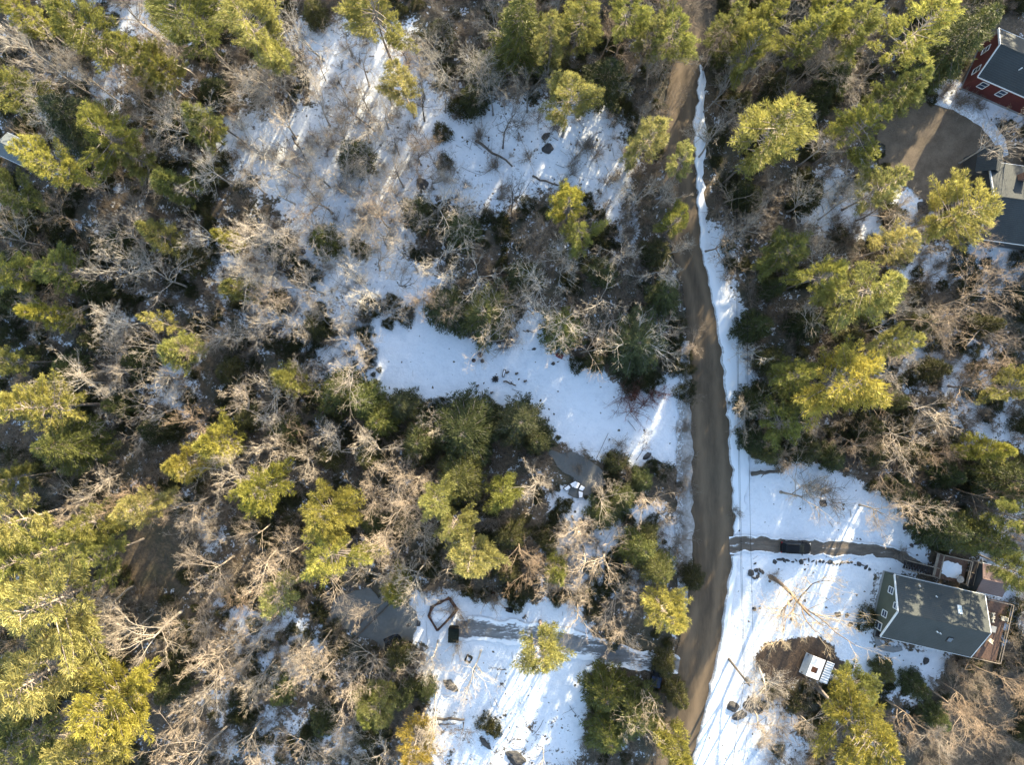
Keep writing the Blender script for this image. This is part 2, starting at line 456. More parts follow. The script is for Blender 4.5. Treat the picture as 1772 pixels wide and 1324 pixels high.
def sheet(name, poly, m, z=0.0, step=0.6, snow_fn=None, wob=0.25, label=None):
    """A ground-level sheet filling a pixel polygon, with a ragged outline."""
    pts = [P(x, y)[:2] for x, y in poly]
    rng = random.Random(len(poly))
    out = []
    n = len(pts)
    for i in range(n):
        a, b = pts[i], pts[(i + 1) % n]
        L = np.linalg.norm(b - a); k = max(1, int(L / step))
        for j in range(k):
            q = a + (b - a) * j / k
            w = mnoise.noise((q[0] * 0.5, q[1] * 0.5, z * 7)) * wob * 2 + rng.uniform(-1, 1) * wob * 0.35
            nrm = np.array([-(b - a)[1], (b - a)[0]]) / max(L, 1e-6)
            out.append(q + nrm * w)
    import bmesh
    bm = bmesh.new()
    vs = [bm.verts.new((q[0], q[1], z)) for q in out]
    f = bm.faces.new(vs)
    if f.normal.z < 0: f.normal_flip()
    bmesh.ops.triangulate(bm, faces=[f])
    me = bpy.data.meshes.new(name); bm.to_mesh(me); bm.free()
    for p in me.polygons:
        if p.normal.z < 0: me.flip_normals(); break
    me.materials.append(m)
    return tag(link(name, me), label, kind='structure')

def ribbon(name, rows, m, profile, z=0.0, seed=1, wob=0.2, snow=None):
    """rows: (left xy, right xy) in metres along a way; profile(t, s) -> height; snow(t) -> attribute"""
    K = 15
    L = [np.array(a) for a, b in rows]; R = [np.array(b) for a, b in rows]
    def dense(pts):
        out = []
        for i in range(len(pts) - 1):
            k = max(1, int(np.linalg.norm(pts[i + 1] - pts[i]) / 0.7))
            for j in range(k): out.append((i + j / k))
        out.append(len(pts) - 1.0)
        return out
    par = dense(L)
    def ev(pts, u):
        i = min(int(u), len(pts) - 2); f = u - i
        p0, p1, p2, p3 = pts[max(i - 1, 0)], pts[i], pts[i + 1], pts[min(i + 2, len(pts) - 1)]
        return 0.5 * ((2 * p1) + (p2 - p0) * f + (2 * p0 - 5 * p1 + 4 * p2 - p3) * f * f + (3 * p1 - p0 - 3 * p2 + p3) * f ** 3)
    V, S = [], []
    for j, u in enumerate(par):
        a, b = ev(L, u), ev(R, u)
        d = b - a; n = d / max(np.linalg.norm(d), 1e-6)
        a = a + n * mnoise.noise((a[0] * 0.7, a[1] * 0.7, seed)) * wob * 2
        b = b + n * mnoise.noise((b[0] * 0.7, b[1] * 0.7, seed + 5)) * wob * 2
        for k in range(K):
            t = k / (K - 1)
            q = a + (b - a) * t
            V.append((q[0], q[1], z + profile(t, q)))
            S.append(snow(t, q) if snow else 0.0)
    V = np.array(V); n = len(par)
    idx = np.arange(n * K).reshape(n, K)
    Q = np.stack([idx[:-1, :-1], idx[1:, :-1], idx[1:, 1:], idx[:-1, 1:]], -1).reshape(-1, 4)
    me = mesh_np(name, V, Q, smooth=True, attrs={'snow': np.array(S), 'across': np.tile(np.arange(K) / (K - 1), n)})
    if me.polygons[0].normal.z < 0: me.flip_normals()
    return tag(link(name, me, m), kind='structure')

def nz(q, s, o=0.0): return mnoise.noise((q[0] * s, q[1] * s, o))
ribbon('dirt_road', [(P(l, y)[:2], P(r, y)[:2]) for y, l, r in ROAD], M_ROAD, lambda t, q: 0.07 * math.sin(math.pi * t) - 0.012 * (math.cos(t * 14) + 1) - 0.02, 0.03, 1, 0.24)
ribbon('snow_bank', [(P(r - 2, y)[:2], P(r + w, y)[:2]) for y, r, w in [(112, 1213, 2), (140, 1211, 8), (200, 1205, 14), (230, 1203, 20), (300, 1206, 12), (400, 1212, 13), (450, 1220, 16), (500, 1231, 26), (560, 1241, 34), (620, 1250, 38),
        (700, 1259, 37), (760, 1264, 34), (830, 1268, 26), (900, 1271, 14), (924, 1271, 8)]], M_BANK, lambda t, q: max(0, math.sin(math.pi * t ** 0.6)) ** 1.2 * (0.22 + 0.14 * nz(q, 0.5)) + 0.05 * nz(q, 2.2, 4), 0.0, 3, 0.3,
       lambda t, q: 0.02 if t < 0.12 else 0.55)
ribbon('snow_bank', [(P(r - 2, y)[:2], P(r + w, y)[:2]) for y, r, w in [(962, 1269, 8), (1000, 1263, 10), (1050, 1256, 11), (1100, 1248, 12), (1150, 1239, 12), (1200, 1228, 12), (1250, 1215, 13), (1324, 1200, 13), (1400, 1182, 13)]], M_BANK,
       lambda t, q: max(0, math.sin(math.pi * t ** 0.7)) * (0.16 + 0.1 * nz(q, 0.5)) + 0.04 * nz(q, 2.2, 4), 0.0, 4, 0.2, lambda t, q: 0.0 if t < 0.25 else 0.4)
ribbon('snow_bank', [(P(l - w, y)[:2], P(l + 3, y)[:2]) for y, l, w in [(590, 1190, 10), (640, 1191, 16), (700, 1192, 18), (800, 1195, 24), (900, 1196, 26), (960, 1196, 24), (1010, 1190, 16), (1060, 1184, 8)]], M_VERGE,
       lambda t, q: max(0, math.sin(math.pi * t ** 1.3)) * (0.2 + 0.12 * nz(q, 0.5)) + 0.05 * nz(q, 2.0, 4), 0.0, 5, 0.3, lambda t, q: 0.3 if t < 0.4 else 0.06)

def strip_rows(c):
    n = len(c); p = strip_poly(c)
    return [(P(*p[i])[:2], P(*p[2 * n - 1 - i])[:2]) for i in range(n)]
ribbon('driveway', strip_rows(DRIVE_C), M_DRIVE, lambda t, q: 0.03 * math.cos(t * 12.5) + 0.01, 0.055, 7, 0.25, lambda t, q: max(0, 0.26 * math.cos((t - 0.5) * 11)) * (0.5 + 1.2 * nz(q, 0.25, 2)) + 0.5 * abs(2 * t - 1) ** 5)
ribbon('driveway', strip_rows(DRIVE2_C), M_ICEDRIVE, lambda t, q: 0.02 * math.cos(t * 12.5), 0.05, 8, 0.4, lambda t, q: 0.55 * abs(2 * t - 1) ** 4 + 0.2 * nz(q, 0.22, 3))
sheet('gravel_yard', GRAVEL, M_GRAVEL, 0.01, wob=0.8)
sheet('pond_ice', POND, M_ICE, 0.0, wob=0.3)
sheet('pond_ice', POND2, M_ICE, 0.0, wob=0.25)
sheet('water', OPENW, M_WATER, 0.006, wob=0.25)
ribbon('snow_bank', [(P(x, y)[:2], P(x2, y2)[:2]) for x, y, x2, y2 in [(1590, 158, 1584, 168), (1615, 163, 1608, 176), (1650, 175, 1640, 188), (1690, 192, 1678, 206), (1722, 218, 1706, 232), (1740, 245, 1722, 258), (1748, 266, 1734, 272)]], M_BANK,
       lambda t, q: 0.2 * math.sin(math.pi * t) + 0.05 * nz(q, 2), 0.0, 9, 0.25, lambda t, q: 0.1)

# ------------------------------------------------------------------ tree meshes
def rot_axis(v, axis, ang):
    c, s = np.cos(ang)[..., None], np.sin(ang)[..., None]
    return v * c + np.cross(axis, v) * s + axis * (axis * v).sum(-1, keepdims=True) * (1 - c)

def unit(v): return v / np.maximum(np.linalg.norm(v, axis=-1, keepdims=True), 1e-9)

def tubes(pts, rad, sides):
    """pts (B,K,3), rad (B,K) -> vertices, quads"""
    B, K, _ = pts.shape
    t = unit(np.gradient(pts, axis=1))
    ref = np.where(np.abs(t[..., 2:3]) < 0.9, np.array([0, 0, 1.0]), np.array([1.0, 0, 0]))
    u = unit(np.cross(t, ref)); w = np.cross(t, u)
    a = np.arange(sides) * 2 * np.pi / sides
    V = pts[:, :, None, :] + rad[:, :, None, None] * (u[:, :, None, :] * np.cos(a)[None, None, :, None] + w[:, :, None, :] * np.sin(a)[None, None, :, None])
    idx = np.arange(B * K * sides).reshape(B, K, sides)
    q = np.stack([idx[:, :-1, :], np.roll(idx, -1, 2)[:, :-1, :], np.roll(idx, -1, 2)[:, 1:, :], idx[:, 1:, :]], -1).reshape(-1, 4)
    return V.reshape(-1, 3), q

def grow(rng, start, dirs, length, K, wander, up):
    """curving branches from start along dirs; (B,K,3)"""
    B = len(start)
    pts = np.empty((B, K, 3)); pts[:, 0] = start
    d = dirs.copy(); st = (length / (K - 1))[:, None]
    for k in range(1, K):
        d = unit(d + rng.normal(0, wander, (B, 3)) + np.array([0, 0, up]))
        pts[:, k] = pts[:, k - 1] + d * st
    return pts

def spawn(rng, pts, rad, length, n, tlo, ang, ratio, rr, tip=True):
    """children of branches: start, dirs, length, radius"""
    B, K, _ = pts.shape
    t = rng.uniform(tlo, 1.0, (B, n)) if not tip else np.sort(np.concatenate([rng.uniform(tlo, 0.95, (B, n - 1)), np.full((B, 1), 1.0)], 1), 1)
    f = t * (K - 1); i = np.minimum(f.astype(int), K - 2); fr = (f - i)[..., None]
    b = np.arange(B)[:, None]
    s = pts[b, i] * (1 - fr) + pts[b, i + 1] * fr
    d = unit(pts[b, i + 1] - pts[b, i])
    r = rad[b, i] * (1 - fr[..., 0]) + rad[b, i + 1] * fr[..., 0]
    ax = unit(np.cross(d, rng.normal(0, 1, d.shape)))
    an = np.radians(rng.uniform(ang[0], ang[1], t.shape)) * np.where(t >= 1.0, 0.35, 1.0)
    nd = rot_axis(d, ax, an)
    L = length[:, None] * ratio * rng.uniform(0.65, 1.25, t.shape) * (1.15 - 0.5 * t)
    return s.reshape(-1, 3), nd.reshape(-1, 3), L.ravel(), np.minimum(r * rr, r).ravel()

def taper(r0, K, end): return r0[:, None] * np.linspace(1, end, K)[None, :]

def merge(parts):
    V, Q, b = [], [], 0
    for v, q in parts: V.append(v); Q.append(q + b); b += len(v)
    return np.concatenate(V), np.concatenate(Q)

def bare_tree(seed, h=17.0, style='broad', dens=1.0):
    rng = np.random.default_rng(seed)
    fork = {'broad': 0.26, 'tall': 0.34, 'open': 0.24, 'young': 0.24}[style]
    r0 = {'broad': 0.19, 'tall': 0.165, 'open': 0.21, 'young': 0.07}[style]
    th = h * (fork + 0.22)
    trunk = grow(rng, np.array([[0, 0, -0.3]]), unit(np.array([[rng.normal(0, .05), rng.normal(0, .05), 1]])), np.array([th]), 9, 0.035, 0.05)
    tr = taper(np.array([r0]), 9, 0.5); tr[0, 0] *= 1.5
    n1 = {'broad': 8, 'tall': 8, 'open': 6, 'young': 7}[style]
    a1 = {'broad': (30, 62), 'tall': (22, 48), 'open': (38, 70), 'young': (25, 50)}[style]
    s, d, L, r = spawn(rng, trunk, tr, np.array([h * 0.44]), n1, fork / (fork + 0.22), a1, 1.0, 0.62)
    limbs = grow(rng, s, d, L, 8, 0.13, 0.05); lr = taper(r, 8, 0.32)
    s, d, L2, r = spawn(rng, limbs, lr, L, int(6 * dens + 0.5), 0.25, (25, 60), 0.52, 0.62)
    br = grow(rng, s, d, L2, 7, 0.17, 0.05); brr = taper(r * 1.2, 7, 0.30)
    s, d, L3, r = spawn(rng, br, brr, L2, int(6 * dens + 0.5), 0.2, (25, 60), 0.50, 0.62)
    tw = grow(rng, s, d, L3, 5, 0.18, 0.06); twr = np.maximum(taper(r, 5, 0.4), 0.010)
    s, d, L4, r = spawn(rng, tw, twr, np.maximum(L3, 0.5), int(6 * dens + 0.5), 0.15, (25, 60), 0.62, 0.7)
    fi = grow(rng, s, d, L4, 3, 0.16, 0.05); fir = np.maximum(taper(np.minimum(r, 0.017), 3, 0.5), 0.007)
    V, Q = merge([tubes(trunk, tr, 8), tubes(limbs, lr, 6)])
    V2, Q2 = merge([tubes(br, brr, 4), tubes(tw, twr, 3), tubes(fi, fir, 3)])
    return mesh_np('trunk', V, Q, smooth=True), mesh_np('crown', V2, Q2, smooth=False)

def tufts(rng, c, d, ln, wd, n, spread_, tone):
    """needle tufts: n thin blades per tuft round direction d"""
    B = len(c)
    dd = unit(d[:, None, :] + rng.normal(0, spread_, (B, n, 3)))
    side = unit(np.cross(dd, rng.normal(0, 1, (B, n, 3))))
    l = ln * rng.uniform(0.6, 1.2, (B, n, 1)); w = wd * rng.uniform(0.7, 1.3, (B, n, 1))
    p = c[:, None, :] + rng.normal(0, wd * 0.6, (B, n, 3))
    V = np.stack([p - side * w * 0.5, p + side * w * 0.5, p + dd * l + side * w * 0.28, p + dd * l - side * w * 0.28], 2)
    V = V.reshape(-1, 3)
    T = np.repeat(np.clip(tone[:, None] + rng.normal(0, 0.07, (B, n)), 0, 1).ravel(), 4)
    return V, np.arange(B * n * 4).reshape(-1, 4), T

def conifer(seed, h=20.0, R=4.6, z0=0.32, kind='pine', sparse=1.0):
    rng = np.random.default_rng(seed)
    K = 10
    tp = grow(rng, np.array([[0, 0, -0.3]]), np.array([[0, 0, 1.0]]), np.array([h + 0.2]), K, 0.012, 0.05)
    r0 = 0.2 if kind == 'pine' else 0.17
    if h < 12: r0 *= 0.6
    tr = taper(np.array([r0]), K, 0.10); tr[0, 0] *= 1.35
    trunk_parts = [tubes(tp, tr, 8)]
    step = 0.80 if kind == 'pine' else 0.40
    if h < 12: step *= 0.75
    zs = np.arange(h * z0, h * 0.985, step)
    S, D, L, UP = [], [], [], []
    nd = int(rng.integers(6, 9)); dirs_ = np.arange(nd) * 6.283 / nd + rng.normal(0, 0.14, nd); stren = rng.uniform(0.68, 1.2, nd)
    lob = rng.uniform(0, 6.28, 3); lop = rng.uniform(0.10, 0.24) if kind == 'pine' else 0.10
    for z in zs:
        t = (z - h * z0) / (h * (1 - z0))
        if kind == 'pine': prof = (1 - t) ** 0.72 * (0.50 + 0.50 * min(1, t / 0.28)); nb = rng.integers(6, 9)
        else: prof = (1 - t) ** 0.85 * (0.75 + 0.25 * min(1, t / 0.15)); nb = rng.integers(5, 8)
        a0 = rng.uniform(0, 6.28)
        for k in range(nb):
            if rng.random() > sparse: continue
            a = a0 + k * 6.283 / nb + rng.normal(0, 0.22); sc_ = 1.0
            if kind == 'pine' and rng.random() < 0.92:
                q_ = int(rng.integers(0, nd)); a = dirs_[q_] + rng.normal(0, 0.075); sc_ = stren[q_]
            f = 1 + lop * (math.sin(a * 2 + lob[0]) + math.sin(a * 3 + lob[1]) * 0.7)
            ln = R * prof * f * (sc_ * rng.uniform(0.72, 1.15) if kind == 'pine' else rng.uniform(0.62, 1.12)) + 0.25
            up = (0.12 + 0.75 * t ** 1.5 + rng.normal(0, 0.1)) if kind == 'pine' else (0.02 + 0.5 * t ** 2 + rng.normal(0, 0.08))
            fz = np.clip((z + 0.3) / (h + 0.2), 0, 1) * (K - 1); i = min(int(fz), K - 2)
            S.append(tp[0, i] * (1 - (fz - i)) + tp[0, i + 1] * (fz - i)); D.append((math.cos(a), math.sin(a), up)); L.append(ln); UP.append(t)
    S, D, L, UP = np.array(S), unit(np.array(D)), np.array(L), np.array(UP)
    KB = 9
    br = grow(rng, S, D, L, KB, 0.055, 0.035 if kind == 'pine' else -0.035)
    brr = taper(0.012 + 0.011 * L, KB, 0.25)
    trunk_parts.append(tubes(br[:, ::2], brr[:, ::2], 4))
    # side sprays: flat plates of twigs along each branch
    C, DD, TO = [], [], []
    gap = 0.21 if kind == 'pine' else 0.19
    tgap = 0.22 if kind == 'pine' else 0.17
    for b in range(len(S)):
        Lb = L[b]
        s0 = (0.36 if kind == 'pine' else 0.25) if Lb > 1.2 else 0.1
        n = max(3, int(Lb * (1 - s0) / gap))
        btone = np.clip(rng.normal(0.55, 0.16), 0.12, 0.95)
        for j in range(n):
            s = s0 + (1 - s0) * (j + rng.uniform(0, 1)) / n
            f = s * (KB - 1); i = min(int(f), KB - 2); q = br[b, i] * (1 - f + i) + br[b, i + 1] * (f - i)
            d = unit(br[b, i + 1] - br[b, i])
            sd = np.cross(d, (0, 0, 1.0)); sd = sd / max(np.linalg.norm(sd), 1e-6)
            for sg in (-1, 1):
                tl = Lb * (0.27 if kind == 'pine' else 0.34) * (1.08 - s) * rng.uniform(0.6, 1.3) + 0.18
                a = math.radians(rng.uniform(38, 62))
                td = unit(d * math.cos(a) + sd * sg * math.sin(a) + np.array([0, 0, rng.normal(0.10, 0.13) if kind == 'pine' else rng.normal(-0.08, 0.1)]))
                m = max(1, int(tl / tgap))
                e = (np.arange(m) + rng.uniform(0.2, 1, m))[:, None] * tgap
                C.append(q + td * e); DD.append(np.repeat((td * 0.8 + d * 0.25)[None], m, 0)); TO.append(np.clip(btone + 0.25 * (s - 0.6) + rng.normal(0, 0.06, m), 0.02, 1))
        C.append(br[b, -2:] * 1.0); DD.append(np.repeat(unit(br[b, -1] - br[b, -2])[None], 2, 0)); TO.append(np.full(2, min(1, btone + 0.2)))
    C, DD, TO = np.concatenate(C), unit(np.concatenate(DD) + np.array([0, 0, 0.25 if kind == 'pine' else 0.0])), np.concatenate(TO)
    if kind == 'pine': V, Q, T = tufts(rng, C, DD, 0.40, 0.050, 6, 0.42, TO)
    else: V, Q, T = tufts(rng, C, DD, 0.27, 0.055, 4, 0.42, TO)
    tv, tq = merge(trunk_parts)
    return mesh_np('trunk', tv, tq, smooth=True), mesh_np('crown', V, Q, attrs={'tone': T})

def leafy_shrub(seed, R=1.0, n=420):
    """evergreen shrub: a loose dome of broad leaves"""
    rng = np.random.default_rng(seed)
    u = unit(rng.normal(0, 1, (n, 3))); u[:, 2] = np.abs(u[:, 2])
    lob = 1 + 0.25 * np.sin(np.arctan2(u[:, 1], u[:, 0]) * 3 + seed) + 0.15 * rng.normal(0, 1, n)
    c = u * (R * lob * rng.uniform(0.45, 1, n) ** 0.5)[:, None] * np.array([1, 1, 0.85])
    V, Q, T = tufts(rng, c, unit(u + np.array([0, 0, 0.4])), 0.13, 0.045, 3, 0.6, np.clip(rng.normal(0.5, 0.2, n), 0, 1))
    return mesh_np('leaves', V, Q, attrs={'tone': T})

def twig_shrub(seed, h=1.6, n=14):
    rng = np.random.default_rng(seed)
    d = unit(np.stack([rng.normal(0, .55, n), rng.normal(0, .55, n), np.ones(n)], 1))
    st = grow(rng, np.stack([rng.normal(0, .12, n), rng.normal(0, .12, n), np.full(n, -0.1)], 1), d, h * rng.uniform(.6, 1.1, n), 5, 0.14, 0.02)
    sr = taper(np.full(n, 0.022), 5, 0.4)
    s, d, L, r = spawn(rng, st, sr, np.full(n, h * .5), 6, 0.2, (25, 60), 0.8, 0.7)
    t1 = grow(rng, s, d, L, 4, 0.18, 0.03); r1 = np.maximum(taper(r, 4, 0.5), 0.008)
    s, d, L, r = spawn(rng, t1, r1, L, 3, 0.2, (25, 60), 0.7, 0.8)
    t2 = grow(rng, s, d, L, 3, 0.18, 0.03); r2 = np.full((len(s), 3), 0.006)
    return mesh_np('stems', *merge([tubes(st, sr, 4), tubes(t1, r1, 3), tubes(t2, r2, 3)]))

PINES = [conifer(11 + i, 20, 4.6, (0.34, 0.42, 0.30, 0.46, 0.36, 0.4)[i], 'pine', (1, .92, 1, .85, .95, 1)[i]) for i in range(6)]
SPARSE = [conifer(31, 17, 3.2, 0.30, 'pine', 0.55)]
YOUNG = [conifer(41 + i, 11, 2.6, 0.16, 'pine') for i in range(2)]
HEMS = [conifer(51 + i, 14, 3.6, 0.14, 'hemlock', 0.9) for i in range(3)]
SMALLH = [conifer(61 + i, 7, 2.6, 0.10, 'hemlock', 0.9) for i in range(3)]
BARE = {'broad': [bare_tree(101 + i, 17, 'broad') for i in range(4)], 'tall': [bare_tree(121 + i, 19, 'tall') for i in range(4)], 'open': [bare_tree(141 + i, 17, 'open', 0.8) for i in range(3)], 'young': [bare_tree(161 + i, 10, 'young', 0.75) for i in range(2)]}
for grp in (PINES, SPARSE, YOUNG):
    for t, c in grp: t.materials.append(M_PBARK); c.materials.append(M_PINE)
for grp in (HEMS, SMALLH):
    for t, c in grp: t.materials.append(M_PBARK); c.materials.append(M_HEM)
for grp in BARE.values():
    for t, c in grp: t.materials.append(M_BARK); c.materials.append(M_TWIG)
RNG = random.Random(7)

def tree(name, meshes, base, sx, sz, label, cat, group, ctint=(1, 1, 1), ttint=(1, 1, 1), rz=None, lean=(0, 0)):
    e = empty(name, base, RNG.uniform(0, 6.28) if rz is None else rz, label, cat, group)
    e.rotation_euler[0], e.rotation_euler[1] = lean
    e.scale = (sx, sx, sz)
    for nm, me, c in (('trunk', meshes[0], ttint), ('crown', meshes[1], ctint)):
        o = bpy.data.objects.new(nm, me); COL.objects.link(o); o.parent = e; o.color = (*c, 1)
    return e

